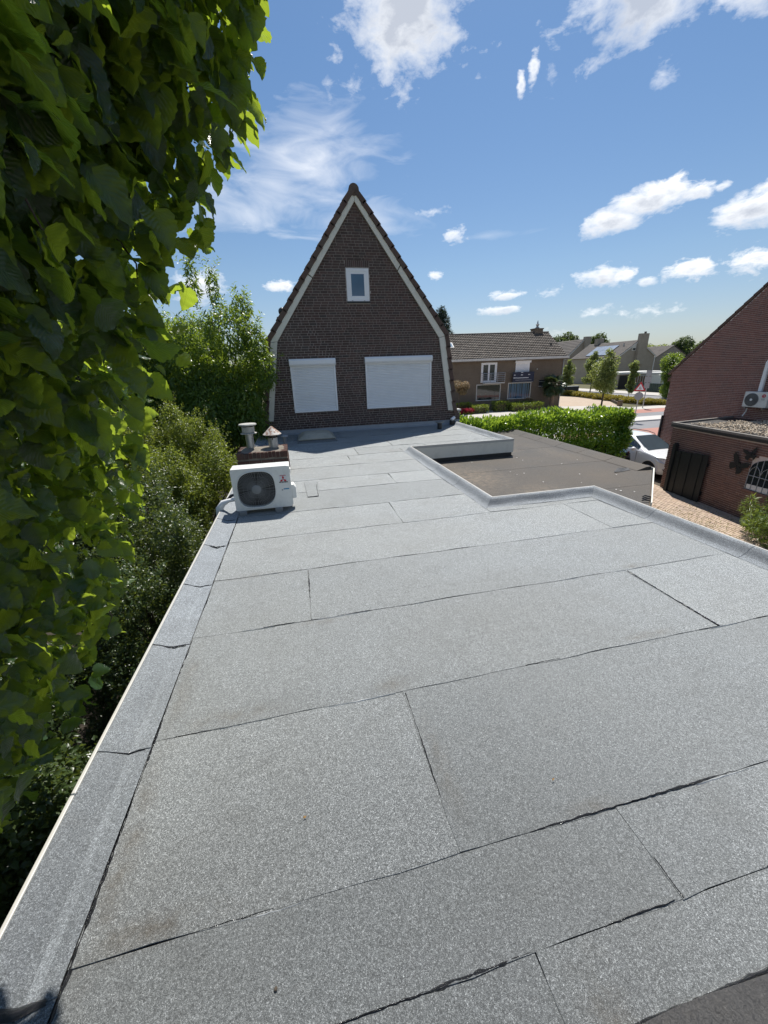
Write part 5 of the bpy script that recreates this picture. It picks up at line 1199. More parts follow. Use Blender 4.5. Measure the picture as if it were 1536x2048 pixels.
# ------------------------------------------------------------------ foliage
def unit(a): return a / np.maximum(1e-9, np.linalg.norm(a, axis=-1, keepdims=True))
def leaf_simple(L=1., W=.4, fold=.12, droop=.18):
    v = np.array([(0, 0, 0), (-W / 2, .42 * L, fold * L), (W / 2, .42 * L, fold * L), (0, .5 * L, 0), (0, L, -droop * L)], float)
    return v, np.array([(0, 3, 1), (0, 2, 3), (1, 3, 4), (3, 2, 4)])
def leaf_big(seed):
    r = np.random.default_rng(seed); n = 15; vs = []; fs = []; uv = []
    curl = r.uniform(-.10, .16); drp = r.uniform(.10, .34); tw = r.uniform(-.25, .25)
    for i in range(n):
        t = i / (n - 1); w = .48 * (math.sin(math.pi * min(1, t ** .62)) ** .72) * (1 - .25 * t) if 0 < t < 1 else (.10 if t == 0 else 0.004)
        if 0 < i < n - 1: w *= 1 + (.055 if i % 2 else -.05) + r.uniform(-.02, .02)
        for k, u in enumerate((-1, -.6, 0, .6, 1)):
            back = -.10 * abs(u) * (1 - t) ** 3
            z = .16 * abs(u) ** 1.5 * w * 2 - curl * (u * w * 2) ** 2 - drp * t * t + .035 * math.sin(t * 22 + u) * abs(u) + tw * u * w * t
            vs.append((u * w, t + back, z)); uv.append((.5 + u * .5, t))
    for i in range(n - 1):
        for k in range(4): a = i * 5 + k; fs += [(a, a + 1, a + 6), (a, a + 6, a + 5)]
    return np.array(vs), np.array(fs), np.array(uv)
def frames(tip, nrm):
    T = unit(tip); X = unit(np.cross(T, nrm)); Nn = np.cross(X, T); return X, T, Nn
def foliage_mesh(name, P, tip, nrm, S, tmpl, mat, uv=None):
    V, F = tmpl[0], tmpl[1]; X, T, Nn = frames(tip, nrm); n = len(P); k = len(V)
    vs = (P[:, None, :] + S[:, None, None] * (V[None, :, 0:1] * X[:, None, :] + V[None, :, 1:2] * T[:, None, :] + V[None, :, 2:3] * Nn[:, None, :])).reshape(-1, 3)
    fs = (F[None] + (np.arange(n) * k)[:, None, None]).reshape(-1, 3)
    me = bpy.data.meshes.new(name); me.vertices.add(len(vs)); me.vertices.foreach_set('co', vs.astype(np.float32).ravel())
    me.loops.add(fs.size); me.loops.foreach_set('vertex_index', fs.astype(np.int32).ravel())
    me.polygons.add(len(fs)); me.polygons.foreach_set('loop_start', np.arange(0, fs.size, 3, dtype=np.int32))
    try: me.polygons.foreach_set('loop_total', np.full(len(fs), 3, np.int32))
    except Exception: pass
    if uv is not None:
        l = me.uv_layers.new(name='UVMap'); l.data.foreach_set('uv', np.tile(uv, (n, 1))[fs.ravel()].astype(np.float32).ravel())
    me.update(calc_edges=True); me.validate(); me.materials.append(mat)
    if len(V) > 10: me.polygons.foreach_set('use_smooth', [True] * len(me.polygons))
    return me
def rdir(n): return unit(RNG.normal(size=(n, 3)))
def clumps(cs, per, shell=.55):
    """cs: rows of (x, y, z, rx, ry, rz); leaves spread through each clump, denser outside; returns points and outward directions"""
    P = []; D = []
    for (x, y, z, a, b, c), m in zip(cs, per):
        d = rdir(int(m)); r = (shell + (1 - shell) * RNG.random((int(m), 1))) ** .8 * RNG.uniform(.82, 1.12, (int(m), 1))
        P.append(np.array([x, y, z]) + d * r * np.array([a, b, c])); D.append(unit(d / np.array([a, b, c])))
    return np.concatenate(P), np.concatenate(D)
def crown(parent, name, cs, dens, size, mat, W=.42, droop=.5, up=.5, fold=.12, cut=None, out=.5, noise=.9):
    area = [((a * b) + (b * c) + (a * c)) * 4.19 for (_, _, _, a, b, c) in cs]
    P, D = clumps(cs, [max(8, s * dens) for s in area])
    if cut is not None: k = cut(P); P, D = P[k], D[k]
    n = len(P); tip = unit(D * out + np.array([0, 0, -droop]) + RNG.normal(size=(n, 3)) * noise * .6)
    nrm = unit(D * .6 + np.array([0, 0, up]) + RNG.normal(size=(n, 3)) * noise * .55)
    S = size * RNG.uniform(.65, 1.25, n)
    base = np.array(base_of(parent))
    me = foliage_mesh(name, P - base, tip, nrm, S, leaf_simple(1., W, fold), mat)
    o = link(name, me, parent); return o, n
def shoots(parent, name, cs, n, length, size, mat, W, per=12, up=1.0, cut=None):
    P = []; T = []
    for k in range(n):
        x, y, z, a, b, c = cs[int(RNG.integers(len(cs)))]; d = rdir(1)[0]; d[2] = abs(d[2]) * .8 + .1; o = np.array([x, y, z]) + d * np.array([a, b, c]) * .85
        v = unit(d * .8 + np.array([0, 0, up]) + RNG.normal(size=3) * .35); L = length * RNG.uniform(.4, 1.2); s_ = unit(np.cross(v, RNG.normal(size=3)))
        for j in range(per):
            t = (j + .5) / per; q = o + v * L * t + np.array([0, 0, -.25 * L * t * t]); w = math.cos(j * 2.4) * s_ + math.sin(j * 2.4) * np.cross(v, s_)
            P.append(q); T.append(w + v * .5)
    P = np.array(P); T = np.array(T)
    if cut is not None: k = cut(P); P, T = P[k], T[k]
    m = len(P); me = foliage_mesh(name, P - np.array(base_of(parent)), T, unit(RNG.normal(size=(m, 3)) * .6 + np.array([0, 0, .8])), size * RNG.uniform(.6, 1.2, m), leaf_simple(1., W, .1), mat)
    o = link(name, me, parent); o['kind'] = 'stuff'
def blob_crown(c, rad, n, seed, sub=(.28, .45), flat=1.):
    r = np.random.default_rng(seed); out = []
    for i in range(n):
        d = r.normal(size=3); d /= np.linalg.norm(d); k = r.uniform(.35, .95)
        s = r.uniform(*sub); out.append((c[0] + d[0] * rad[0] * k, c[1] + d[1] * rad[1] * k, c[2] + d[2] * rad[2] * k, rad[0] * s, rad[1] * s, rad[2] * s * flat))
    return out
def limbs(parent, base, tops, r0, mat, name='trunk', fork=.35):
    b = Vector(base); mb = MB(); cx = sum((Vector(t) for t in tops), Vector()) / len(tops); f = b.lerp(cx, fork)
    mb.tube([b, b.lerp(f, .5) + Vector((.03, -.02, 0)), f], [r0, r0 * .85, r0 * .7], 8)
    part(name, mb, mat, parent, smooth=True); br = MB()
    for t in tops:
        t = Vector(t); m = f.lerp(t, .5) + Vector((random.uniform(-.1, .1), random.uniform(-.1, .1), .06)) * (t - f).length
        br.tube([f, m, t], [r0 * .45, r0 * .28, r0 * .08], 6)
    part('branch', br, mat, parent, smooth=True)

# large leaved hazel close by on the left, overhanging the roof edge
hz = thing('hazel_tree', 'big leaved hazel tree filling the left side, its crown overhanging the roof edge', 'tree', (-2.9, .5, 0))
HB_ = [(3,168,613,20),(-12,154,598,27),(-28,143,588,27),(-38,137,583,27),(-49,128,573,27),(-53,112,558,27),(-56,100,549,27),(-64,95,544,27),(-2,174,604,20),(-20,169,600,27),(-36,148,581,27),(-50,145,578,27),(-53,121,561,27),(-56,110,552,27),(-62,105,548,27),(-7,178,598,20),(-23,162,583,27),(-38,155,580,27),(-50,134,563,27),(-57,128,560,27),(-59,106,544,27),(-68,104,541,27),(-11,184,588,20),(-31,164,574,27),(-42,161,573,27),(-55,150,563,27),(-58,116,545,27),(-67,115,544,27),(-67,99,534,27),(-9,189,578,20),(-27,176,575,27),(-43,164,568,27),(-58,147,554,27),(-63,131,545,27),(-63,105,532,27),(-71,105,530,27),(-17,185,570,20),(-38,177,563,27),(-55,163,554,27),(-60,137,541,27),(-67,124,536,27),(-72,115,529,27),(-74,103,522,27),(-35,184,548,20),(-51,162,542,27),(-62,144,533,27),(-65,125,526,27),(-74,118,523,27),(-72,98,516,27),(-36,185,536,20),(-56,175,536,27),(-63,144,526,27),(-72,132,521,27),(-73,117,516,27),(-82,110,510,27),(-86,101,509,27),(-50,183,521,20),(-71,172,516,27),(-70,139,514,27),(-79,124,505,27),(-79,110,505,27),(-82,101,503,27),(-55,182,506,20),(-67,161,502,27),(-83,149,498,27),(-83,132,502,27),(-90,119,496,27),(-95,110,494,27),(-57,184,488,20),(-74,173,491,27),(-85,152,486,27),(-97,140,488,27),(-94,121,486,27),(-93,104,485,27),(-73,197,465,20),(-82,174,476,27),(-94,157,475,27),(-99,133,475,27),(-107,126,476,27),(-108,111,476,27),(-86,209,447,20),(-100,178,450,27),(-110,167,461,27),(-108,138,459,27),(-107,119,463,27),(-120,118,466,27),(-103,215,421,20),(-117,195,433,27),(-122,165,439,27),(-127,147,448,27),(-110,114,459,27),(-113,208,393,20),(-120,177,419,27),(-131,164,424,27),(-123,130,434,27),(-126,122,439,27),(-118,204,374,20),(-128,180,397,27),(-123,147,407,27),(-120,125,426,27),(-129,116,429,27),(-147,231,333,20),(-132,166,373,27),(-134,144,400,27),(-128,122,410,27),(-122,106,421,27),(-147,220,312,20),(-127,162,363,27),(-121,129,389,27),(-122,112,404,27),(-115,94,414,27),(-147,190,310,20),(-151,167,332,27),(-127,116,382,27),(-114,95,400,27),(-116,87,411,27),(-147,161,305,20),(-151,142,337,27),(-117,97,386,27),(-120,90,393,27),(-147,143,295,20),(-116,99,363,27),(-119,91,375,27),(-124,87,386,27),(-147,132,295,20),(-151,115,319,27),(-116,82,372,27),(-126,80,377,27),(-147,118,286,20),(-108,76,360,27),(-110,71,370,27),(-88,247,484,19),(-90,257,468,19),(-98,263,450,19),(-108,256,431,19),(-118,257,410,19),(-125,247,388,19),(-133,232,363,19),(-92,213,461,19),(-110,212,434,19)]
Pz = []; Dz = []
def add_blob(x, y, z, r, m):
    d = rdir(m); k = (.25 + .75 * RNG.random((m, 1))) ** .6; Pz.append(np.array([x, y, z]) + d * k * r); Dz.append(d)
HB_ = [(x - (9 if z > 555 and x > -35 else 4 if z > 500 else 0), y, z, r) for (x, y, z, r) in HB_]
for (x, y, z, r) in HB_: add_blob(x / 100, y / 100, z / 100, r / 100 * .98, (44 if z > 490 else 56) if r > 22 else 44)
n_front = sum(len(p_) for p_ in Pz)
for (x, y, z, r) in HB_:                       # the body of the crown behind, away from the roof
    if r > 22:
        v = Vector((x / 100, y / 100, z / 100 - 4.8)); q = v * 1.30 + Vector((-.12, 0, 4.8))
        if q.z < 3.7 and q.x > -1.6: q.x = -1.6
        add_blob(q.x, q.y, q.z, .34, 20 if q.z > 4.9 else 50)
for i in range(46): add_blob(random.uniform(-3.6, -1.65), random.uniform(-.6, 2.6), random.uniform(.6, 6.2), .5, 34)
Pz = np.concatenate(Pz); Dz = np.concatenate(Dz)
d_cam = np.linalg.norm(Pz - np.array([0, 0, 4.8]), axis=1)
sh = Pz + (Pz[:, 2:3] - 2.9) * np.array([-.27, -.5, -1])
lean = -.75 * (4.8 - Pz[:, 2])            # plane from above the roof down past its outer edge: nothing hangs over the white trim
keep = (d_cam > .85) & ~((Pz[:, 2] < 4.55) & (Pz[:, 2] > 2.2) & (Pz[:, 0] > lean - .10)) & ~((sh[:, 0] > -1.34) & (sh[:, 1] > .80) & (Pz[:, 2] > 2.9)) & ~((Pz[:, 0] > -1.42) & (Pz[:, 2] < 3.25) & (Pz[:, 2] > 0))
Pz, Dz, d_cam = Pz[keep], Dz[keep], d_cam[keep]; n = len(Pz)
tip = unit(Dz * .45 + np.array([.10, .10, -.72]) + RNG.normal(size=(n, 3)) * .58)
nrm = unit(Dz * .6 + np.array([.22, -.25, .40]) + RNG.normal(size=(n, 3)) * .68)
S = .094 * RNG.uniform(.36, 1.35, n)
inv = np.array(cam.matrix_world.inverted()); pc = Pz @ inv[:3, :3].T + inv[:3, 3]
zc = -pc[:, 2]; inview = (zc > .2) & (np.abs(pc[:, 0] / np.maximum(zc, .01)) < 1.03) & (np.abs(pc[:, 1] / np.maximum(zc, .01)) < 1.37)
score = np.where(inview, S / np.maximum(zc, .2), 0); own = np.argsort(-score)[:300]; mask = np.zeros(n, bool); mask[own] = True
tm = [leaf_big(k) for k in range(5)]
lm = []
for v, f, uv in tm:
    me = foliage_mesh('leaf', np.zeros((1, 3)), np.array([[0, 1., 0]]), np.array([[0, 0, 1.]]), np.ones(1), (v, f), M['leaf_hazel'], uv); lm.append(me)
Xo, To, No = frames(tip, nrm); hb_ = np.array(hz.location)
for i in own:
    o = link('leaf', lm[int(i) % 5], hz)
    m = Matrix([[*(c)] for c in np.stack([Xo[i] * S[i], To[i] * S[i], No[i] * S[i]], 1)]).to_4x4(); m.translation = Vector(Pz[i] - hb_); o.matrix_local = m
rest_i = np.where(~mask)[0]
for k in range(5):
    q = rest_i[k::5]; me = foliage_mesh('foliage', Pz[q] - hb_, tip[q], nrm[q], S[q], tm[k][:2], M['leaf_hazel'], tm[k][2])
    o = link('foliage', me, hz); o['kind'] = 'stuff'
tops = [(-1.8, .9, 6.3), (-2.6, 2.0, 4.8), (-1.9, 2.2, 3.6), (-2.2, 1.5, 5.6), (-2.4, .2, 5.2)]
limbs(hz, (-2.9, .5, 0), tops, .036, M['bark'], fork=.14)
tw_ = MB(); rr = random.Random(5)
for k in range(220):
    i = int(rr.random() * n); q = Vector(Pz[i]); r_ = Vector((rr.uniform(-.25, .05), rr.uniform(-.12, .12), rr.uniform(.12, .3)))
    tw_.tube([q, q + r_ * .5 + Vector((.02, .02, -.01)), q + r_], [.002, .003, .0045], 5)
part('twigs', tw_, M['bark'], hz, kind='stuff')

# shrubs between hazel and gable
def shrub(name, label, cat, loc, cs, dens, size, mat, group=None, stem=.05, **k):
    t = thing(name, label, cat, loc, group=group)
    o, n_ = crown(t, 'foliage', cs, dens, size, mat, **k)
    tops = [c[:3] for c in cs[::max(1, len(cs) // 6)]]
    limbs(t, loc, tops, stem, M['bark']); return t
wallcut = lambda P: ~((P[:, 0] > -1.30) & (P[:, 2] < 4.4)) | ((P[:, 0] < -1.25) & (P[:, 2] > 2.95))
cs = blob_crown((-2.7, 8.6, 2.6), (1.35, 2.1, 2.0), 120, 3, (.08, .22))
gold = thing('golden_privet', 'tall yellow green small leaved shrub behind the cooling unit and chimney stack', 'shrub', (-2.6, 8.6, 0))
crown(gold, 'foliage', cs, 1000, .05, M['leaf_gold'], W=.5, droop=.1, up=.6, cut=wallcut, noise=1.3); shoots(gold, 'young_shoots', cs, 1500, .42, .045, M['leaf_gold'], .5, 12, cut=wallcut)
limbs(gold, (-2.6, 8.6, 0), [c[:3] for c in cs[::14]], .06, M['bark'])
cs = blob_crown((-2.25, 5.4, 1.75), (1.1, 1.9, 1.95), 110, 4, (.08, .22))
pv_ = thing('privet_shrub', 'dense olive green small leaved shrub along the left roof edge beside the cooling unit', 'shrub', (-2.3, 5.3, 0))
crown(pv_, 'foliage', cs, 1000, .042, M['leaf_privet'], W=.5, droop=.1, up=.6, cut=wallcut, noise=1.3); shoots(pv_, 'young_shoots', cs, 1300, .36, .04, M['leaf_privet'], .5, 12, .8, cut=wallcut)
limbs(pv_, (-2.3, 5.3, 0), [c[:3] for c in cs[::6]], .05, M['bark'])
cs = blob_crown((-2.5, 3.2, 1.2), (1.0, 1.1, 1.35), 26, 6, (.2, .34))
ev = thing('evergreen_shrub', 'dark low evergreen shrub in the gap below the hazel and the roof edge', 'shrub', (-2.5, 3.2, 0))
crown(ev, 'foliage', cs, 1500, .05, M['leaf_ever'], W=.5, droop=.2, up=.6, cut=wallcut)
limbs(ev, (-2.5, 3.2, 0), [c[:3] for c in cs[::5]], .04, M['bark'])
cs = blob_crown((-1.95, 2.0, 1.75), (.45, .9, .85), 14, 8, (.25, .4))
sb_ = thing('bright_shrub', 'light green small leaved shrub poking up at the lower left roof edge', 'shrub', (-1.9, 2.0, 0))
crown(sb_, 'foliage', cs, 1500, .05, M['leaf_privet'], W=.55, droop=.1, up=.7, cut=wallcut)
limbs(sb_, (-1.9, 2.0, 0), [c[:3] for c in cs[::4]], .03, M['bark'])
cs = blob_crown((-3.0, 13.2, 4.5), (2.45, 2.3, 2.75), 46, 10, (.22, .36)) + [(-2.4, 12.9, 7.2, .16, .16, .55), (-1.9, 12.9, 7.1, .16, .16, .5), (-1.2, 13.0, 6.6, .3, .3, .35), (-.95, 12.6, 5.6, .35, .4, .6), (-.75, 12.3, 4.9, .3, .3, .6)]
pe = thing('peach_tree', 'glossy long leaved peach tree standing left of the gable house', 'tree', (-3.0, 13.4, 0))
pcut = lambda P: ~((P[:, 0] > -.95) & (P[:, 1] > 12.9))
crown(pe, 'foliage', cs, 370, .15, M['leaf_peach'], W=.26, droop=.75, up=.55, fold=.06, cut=pcut, noise=1.2); shoots(pe, 'young_shoots', cs, 420, .6, .14, M['leaf_peach'], .26, 12, cut=pcut)
limbs(pe, (-3.0, 13.4, 0), [c[:3] for c in cs[::6]], .12, M['bark'])
cs = blob_crown((-6.5, 11, 3.2), (2.6, 3.0, 3.2), 34, 12, (.25, .4))
bk = thing('garden_tree', 'dark broad leaved tree standing behind the hazel and privet', 'tree', (-6.5, 11, 0))
crown(bk, 'foliage', cs, 150, .16, M['leaf_ever'], W=.45, droop=.4); limbs(bk, (-6.5, 11, 0), [c[:3] for c in cs[::6]], .14, M['bark'])
cs = blob_crown((-5.8, 4.5, 2.4), (2.2, 3.4, 2.6), 34, 13, (.25, .4))
bk = thing('garden_tree', 'dark shrubby tree growing deep behind the hazel crown', 'tree', (-5.8, 4.5, 0))
crown(bk, 'foliage', cs, 150, .13, M['leaf_ever'], W=.45, droop=.4); limbs(bk, (-5.8, 4.5, 0), [c[:3] for c in cs[::6]], .12, M['bark'])

# laurel hedge behind the garage
hd = thing('laurel_hedge', 'bright green clipped laurel hedge running behind the dark garage roof', 'hedge', (9.3, 13.4, 0))
def hedge_leaves(par, x0, x1, y0, y1, z1, n, size, mat, W, wob=.12, z0=0):
    P = []; D = []
    Ax = (x1 - x0) * (y1 - y0); Af = (x1 - x0) * (z1 - z0); As = (y1 - y0) * (z1 - z0); tot = Ax + 2 * Af + 2 * As
    for nm, a in (('t', Ax), ('f', Af), ('b', Af), ('l', As), ('r', As)):
        m = int(n * a / tot * (1.5 if nm == 't' else 1)); u, v, dpt = RNG.random(m), RNG.random(m), RNG.random(m) ** 1.3 * .42 * min(1, (y1 - y0)) 
        X = x0 + (x1 - x0) * u; Y = y0 + (y1 - y0) * v; Zz = z0 + (z1 - z0) * v
        if nm == 't': p_ = np.stack([X, Y, z1 - dpt + wob * (np.sin(X * 2.1) * np.sin(Y * 2.7 + X) + .7 * np.sin(X * 5.3 + Y * 3))], 1); d_ = (0, 0, 1)
        elif nm in 'fb': p_ = np.stack([X, (y0 + dpt if nm == 'f' else y1 - dpt) + wob * np.sin(X * 2.9 + Zz * 3.1) * np.sin(Zz * 2.3 + X), Zz], 1); d_ = (0, -1 if nm == 'f' else 1, 0)
        else: Y = y0 + (y1 - y0) * u; p_ = np.stack([(x0 + dpt if nm == 'l' else x1 - dpt) + wob * np.sin(Y * 3 + Zz * 2.7), Y, Zz], 1); d_ = (-1 if nm == 'l' else 1, 0, 0)
        P.append(p_); D.append(np.tile(np.array(d_, float), (m, 1)))
    P = np.concatenate(P); D = np.concatenate(D); m = len(P)
    tip = unit(D * .55 + np.array([0, 0, .55]) + RNG.normal(size=(m, 3)) * .5); nrm = unit(D * .6 + np.array([0, 0, .5]) + RNG.normal(size=(m, 3)) * .5)
    o = link('foliage', foliage_mesh('foliage', P - np.array(base_of(par)), tip, nrm, size * RNG.uniform(.7, 1.25, m), leaf_simple(1, W, .10, .12), mat), par); return o
hedge_leaves(hd, 5.75, 12.62, 12.72, 13.62, 2.95, 30000, .15, M['leaf_laurel'], .40, .16)
hm = MB()
for k in range(12): x = 6.1 + k * .58; hm.tube([(x, 13.2, 0), (x + .05, 13.15, 1.2), (x, 13.2, 2.5)], [.05, .04, .015], 6)
part('stem', hm, M['soil'], hd)
part('inner_twigs', MB().box(6.2, 12.1, 13.12, 13.22, .2, 1.7), M['soil'], hd)
cs = [(12.55, 12.95, 2.75, .3, .3, .3), (12.7, 13.3, 2.5, .25, .3, .3), (12.55, 12.9, 1.9, .28, .3, .5)]
crown(hd, 'long_shoots', cs, 700, .13, M['leaf_laurel'], W=.4, droop=-.4)

# clipped shrubs, flowers and trees in front of the brown house
def topiary(label, x0, x1, y0, y1, z1, n=1500):
    t = thing('box_shrub', label, 'shrub', ((x0 + x1) / 2, (y0 + y1) / 2, 0), group='clipped box shrubs before the brown house')
    hedge_leaves(t, x0, x1, y0, y1, z1, n, .12, M['leaf_box'], .55, .05); part('inner_twigs', MB().box(x0 + .25, x1 - .25, y0 + .2, y1 - .2, 0, z1 - .25), M['bark'], t)
topiary('small clipped cushion shrub nearest the red flowers', 18.4, 20.2, 38.9, 40.1, .86); topiary('squared clipped shrub below the left picture window', 21.2, 22.8, 39.4, 40.6, 1.08)
topiary('long clipped low hedge sloping right below the curtained window', 22.9, 26.6, 38.6, 40.4, .85, 3000); topiary('dark clipped shrub behind the red flower bed', 16.6, 18.7, 40.0, 41.0, 1.08)
fb_ = thing('flower_bed', 'patch of crimson flowers at the foot of the pink crowned small tree', 'flowers', (17.6, 39, 0))
crown(fb_, 'flowers', [(16.9 + k * .28, 39 + .2 * (k % 2), .35, .25, .4, .25) for k in range(6)], 900, .09, M['petal_red'], W=.8, droop=-.3)
crown(fb_, 'foliage', [(17.6, 39.1, .2, .9, .5, .25)], 500, .12, M['leaf_box'])
rz = thing('standard_tree', 'little pink and green lollipop tree beside the brown house wall', 'tree', (17.0, 39.6, 0))
part('trunk', MB().tube([(17.0, 39.6, 0), (17.0, 39.6, 2.5)], .05, 7), M['bark'], rz); crown(rz, 'foliage', blob_crown((17.05, 39.6, 2.75), (.85, .8, .62), 16, 14, (.3, .5)), 260, .13, M['leaf_rose'], W=.5)
bsh = thing('garden_bush', 'pinkish bush at the right of the curtained picture window', 'shrub', (25.4, 40.8, 0)); crown(bsh, 'foliage', blob_crown((25.4, 40.7, .75), (1.1, .5, .6), 10, 15, (.3, .5)), 260, .12, M['leaf_rose'], W=.5)
pl = thing('fan_palm', 'shaggy fan palm with a stout trunk at the brown house corner', 'palm', (28.6, 40.2, 0))
part('trunk', MB().tube([(28.6, 40.2, 0), (28.58, 40.2, .9), (28.62, 40.2, 2.3)], [.24, .22, .25], 10), M['wood'], pl)
Pp = []; Tp = []; Np = []; Sp = []
for k in range(80):
    a = RNG.uniform(0, 6.28); e = RNG.uniform(-1.0, 1.25); d = np.array([math.cos(a) * math.cos(e), math.sin(a) * math.cos(e), math.sin(e)]); c = np.array([28.6, 40.2, 2.45]) + d * RNG.uniform(.55, .95)
    s_ = unit(np.cross(d, np.array([0, 0, 1.]))); u_ = np.cross(s_, d)
    for q in range(13):
        t = (q - 6) / 6 * 1.35; Pp.append(c); Tp.append(d * math.cos(t) + s_ * math.sin(t) + np.array([0, 0, -.25])); Np.append(u_); Sp.append(.74 * RNG.uniform(.8, 1.1))
    if k % 3 == 0: pass
link('fronds', foliage_mesh('fronds', np.array(Pp) - np.array(base_of(pl)), np.array(Tp), np.array(Np), np.array(Sp), leaf_simple(1, .15, .02, .35), M['leaf_palm']), pl)
part('frond_stalks', MB().tube([(28.6, 40.2, 2.3), (28.3, 40.0, 2.9)], .02, 5).tube([(28.6, 40.2, 2.3), (29.0, 40.1, 2.9)], .02, 5).tube([(28.6, 40.2, 2.3), (28.6, 39.8, 3.2)], .02, 5), M['leaf_palm'], pl)
def street_tree(label, base, top, w, z0, seed, mat='leaf_street', n=26, dens=110, size=.22, taper=True, name='street_tree', cat='tree', group='young trees along the far street'):
    t = thing(name, label, cat, base, group=group); cs = []; r = np.random.default_rng(seed)
    for i in range(n):
        f = i / (n - 1); z = z0 + (top - z0) * (.06 + .90 * f); ww = w * ((math.sin(math.pi * min(1, .22 + f * .78)) ** .8) if taper else 1)
        a = r.uniform(0, 6.28); k = r.uniform(.1, .75); s = max(.16 * w, ww * r.uniform(.28, .5))
        cs.append((base[0] + math.cos(a) * ww * k, base[1] + math.sin(a) * ww * k, z, s, s, s * r.uniform(.6, 1.0)))
    crown(t, 'crown', cs, dens, size, M[mat], W=.5, droop=.3)
    part('trunk', MB().tube([base, (base[0] + .03, base[1], z0), (base[0], base[1], z0 + (top - z0) * .8)], [w * .055, w * .045, .015], 7), M['bark'], t, smooth=True); return t
street_tree('fullest young street tree, loose olive crown, at the end of the hedge', (33.9, 38.6, 0), 6.1, 1.85, 1.5, 21, n=40, dens=42, size=.22)
street_tree('young street tree left of the fullest one, across the yard', (48.3, 58, 0), 6.4, 1.75, 1.6, 22)
street_tree('thin column shaped young tree left of the warning triangle', (43.9, 45.4, 0), 4.75, .75, .7, 23, taper=False, n=20, dens=170)
street_tree('young tree rising behind the palm at the brown house corner', (42.2, 56, 0), 5.2, 1.35, 1.4, 24)
yb = thing('ground_shrubs', 'long bed of yellow green low shrubs between yard and far street', 'planting', (41, 45, 0), kind='stuff')
ycs = []
for k in range(64):
    t = k / 63; y = 36.6 + 20.5 * t; x = 39.2 + 3.4 * t + 1.6 * (random.random() - .5); ycs.append((x, y, .28, .55, .55, .34))
crown(yb, 'foliage', ycs, 260, .15, M['leaf_yellow'], W=.6, droop=-.2); part('bed', MB().quad((37.8, 36.3, .02), (41.0, 36.3, .02), (43.6, 57, .02), (41.5, 57, .02)), M['soil'], yb)
gb_ = thing('green_bush', 'big fresh green bush hanging over the green fence by the red gable', 'shrub', (48.3, 42.5, 0))
crown(gb_, 'foliage', blob_crown((48.2, 42.3, 2.6), (2.0, 2.4, 2.7), 26, 31, (.28, .45)), 110, .22, M['leaf_peach'], W=.4); limbs(gb_, (48.3, 42.5, 0), [(47.6, 42, 3.5), (48.6, 43, 4), (48, 41.5, 3)], .1, M['bark'])
# trees behind the houses
def big_tree(label, c, rad, seed, mat='leaf_far', n=30, dens=14, size=.55, name='background_tree', group='trees beyond the roofs'):
    t = thing(name, label, 'tree', (c[0], c[1], 0), group=group); cs = blob_crown(c, rad, n, seed, (.26, .42)); crown(t, 'crown', cs, dens, size, M[mat], W=.6, droop=.2)
    part('trunk', MB().tube([(c[0], c[1], 0), (c[0], c[1], c[2])], [rad[0] * .10, rad[0] * .05], 8), M['bark'], t); return t
cf = thing('conifer_tree', 'dark blue green conifer behind the brown house, beside the gable verge', 'tree', (24.6, 65.5, 0)); ccs = []
for k in range(40):
    f = k / 39; z = 3 + 10.4 * f; w_ = (1 - f) ** .7 * 3.1 + .3; a = k * 2.4; ccs.append((24.6 + math.cos(a) * w_ * .6, 65.5 + math.sin(a) * w_ * .6, z, .35 + w_ * .32, .35 + w_ * .32, .6))
crown(cf, 'crown', ccs, 60, .42, M['leaf_conifer'], W=.16, droop=.1); part('trunk', MB().tube([(24.6, 65.5, 0), (24.6, 65.5, 12.8)], [.3, .05], 8), M['bark'], cf)
big_tree('rounded tree crown behind the brown house chimney', (90, 123, 8.5), (5.2, 5, 5), 41); big_tree('darker tree crown right of the rounded one', (97, 117, 8), (4.6, 5, 4.6), 42)
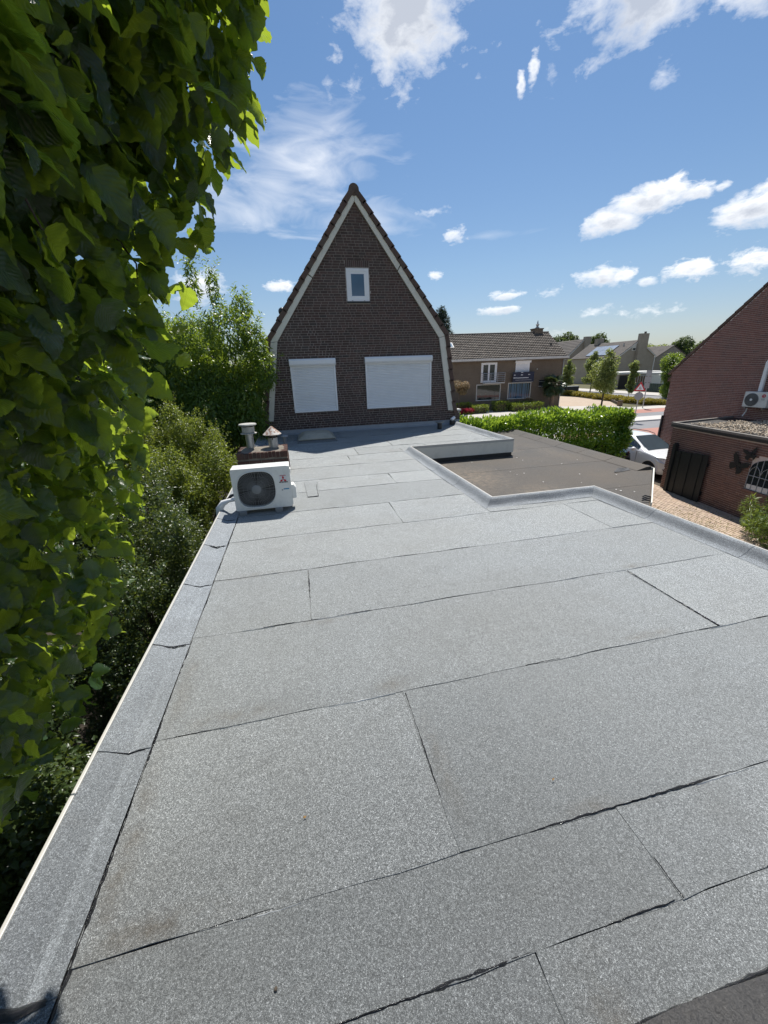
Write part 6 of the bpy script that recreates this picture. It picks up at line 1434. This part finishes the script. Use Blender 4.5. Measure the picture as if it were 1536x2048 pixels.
big_tree('broad tree behind the ridge of the tan house', (82, 128, 8.6), (5, 5, 5), 43); big_tree('pale green tree between solar house and brick house', (95, 93.5, 5.2), (5.0, 4.6, 4.2), 44, 'leaf_street')
big_tree('tree crown above the long roof beside the red gable', (106, 92, 5.6), (6, 5, 4.0), 45); big_tree('dark tree right behind the sloping red verge', (47.5, 37.6, 5.9), (.9, .9, 1.5), 46, dens=60, size=.25, n=12)
for k in range(16):
    x = -60 + k * 16 + random.uniform(-4, 4); big_tree('distant tree low on the skyline', (x, 190 + random.uniform(-15, 25), 4.4), (8, 5, 4.6), 60 + k, n=16, dens=5, size=.9, group='distant skyline trees')
# bamboo at the right edge of the drive, and weeds in the joints
bm = thing('bamboo_clump', 'feathery bright green bamboo clump beside the drive at right edge', 'bamboo', (12.75, 7.1, 0))
cs = blob_crown((12.5, 6.5, .42), (1.05, 1.1, .5), 44, 51, (.14, .28)) + [(12.5, 7.9, .75, .14, .14, .3), (12.2, 7.5, .5, .3, .2, .25), (12.95, 7.6, .95, .14, .16, .3), (12.6, 7.5, .6, .25, .25, .25)]
crown(bm, 'foliage', cs, 520, .16, M['leaf_bamboo'], W=.14, droop=.3, up=.6, fold=.03, out=.9)
cm_ = MB()
for k in range(46):
    x, y = 12.5 + random.gauss(0, .42), 6.6 + random.gauss(0, .45); cm_.tube([(x, y, 0), (x + random.uniform(-.15, .15), y + random.uniform(-.1, .2), .5), (x + random.uniform(-.4, .3), y + random.uniform(-.2, .5), .9)], [.008, .007, .003], 5)
part('canes', cm_, M['leaf_bamboo'], bm)
wd = thing('weed_tufts', 'thin dry grass and weeds in the paving joints of the drive', 'weeds', (12, 9, 0), kind='stuff')
m_ = 1700; wx = RNG.normal(11.6, .8, m_); wy = RNG.normal(8.4, 1.0, m_); P = np.stack([wx, wy, np.full(m_, .02)], 1); tipw = unit(np.stack([RNG.normal(0, .5, m_), RNG.normal(0, .5, m_), np.ones(m_)], 1))
link('blades', foliage_mesh('blades', P - np.array(base_of(wd)), tipw, rdir(m_), RNG.uniform(.03, .10, m_), leaf_simple(1, .14, .02, .2), M['grass']), wd)
bpy.context.view_layer.update()
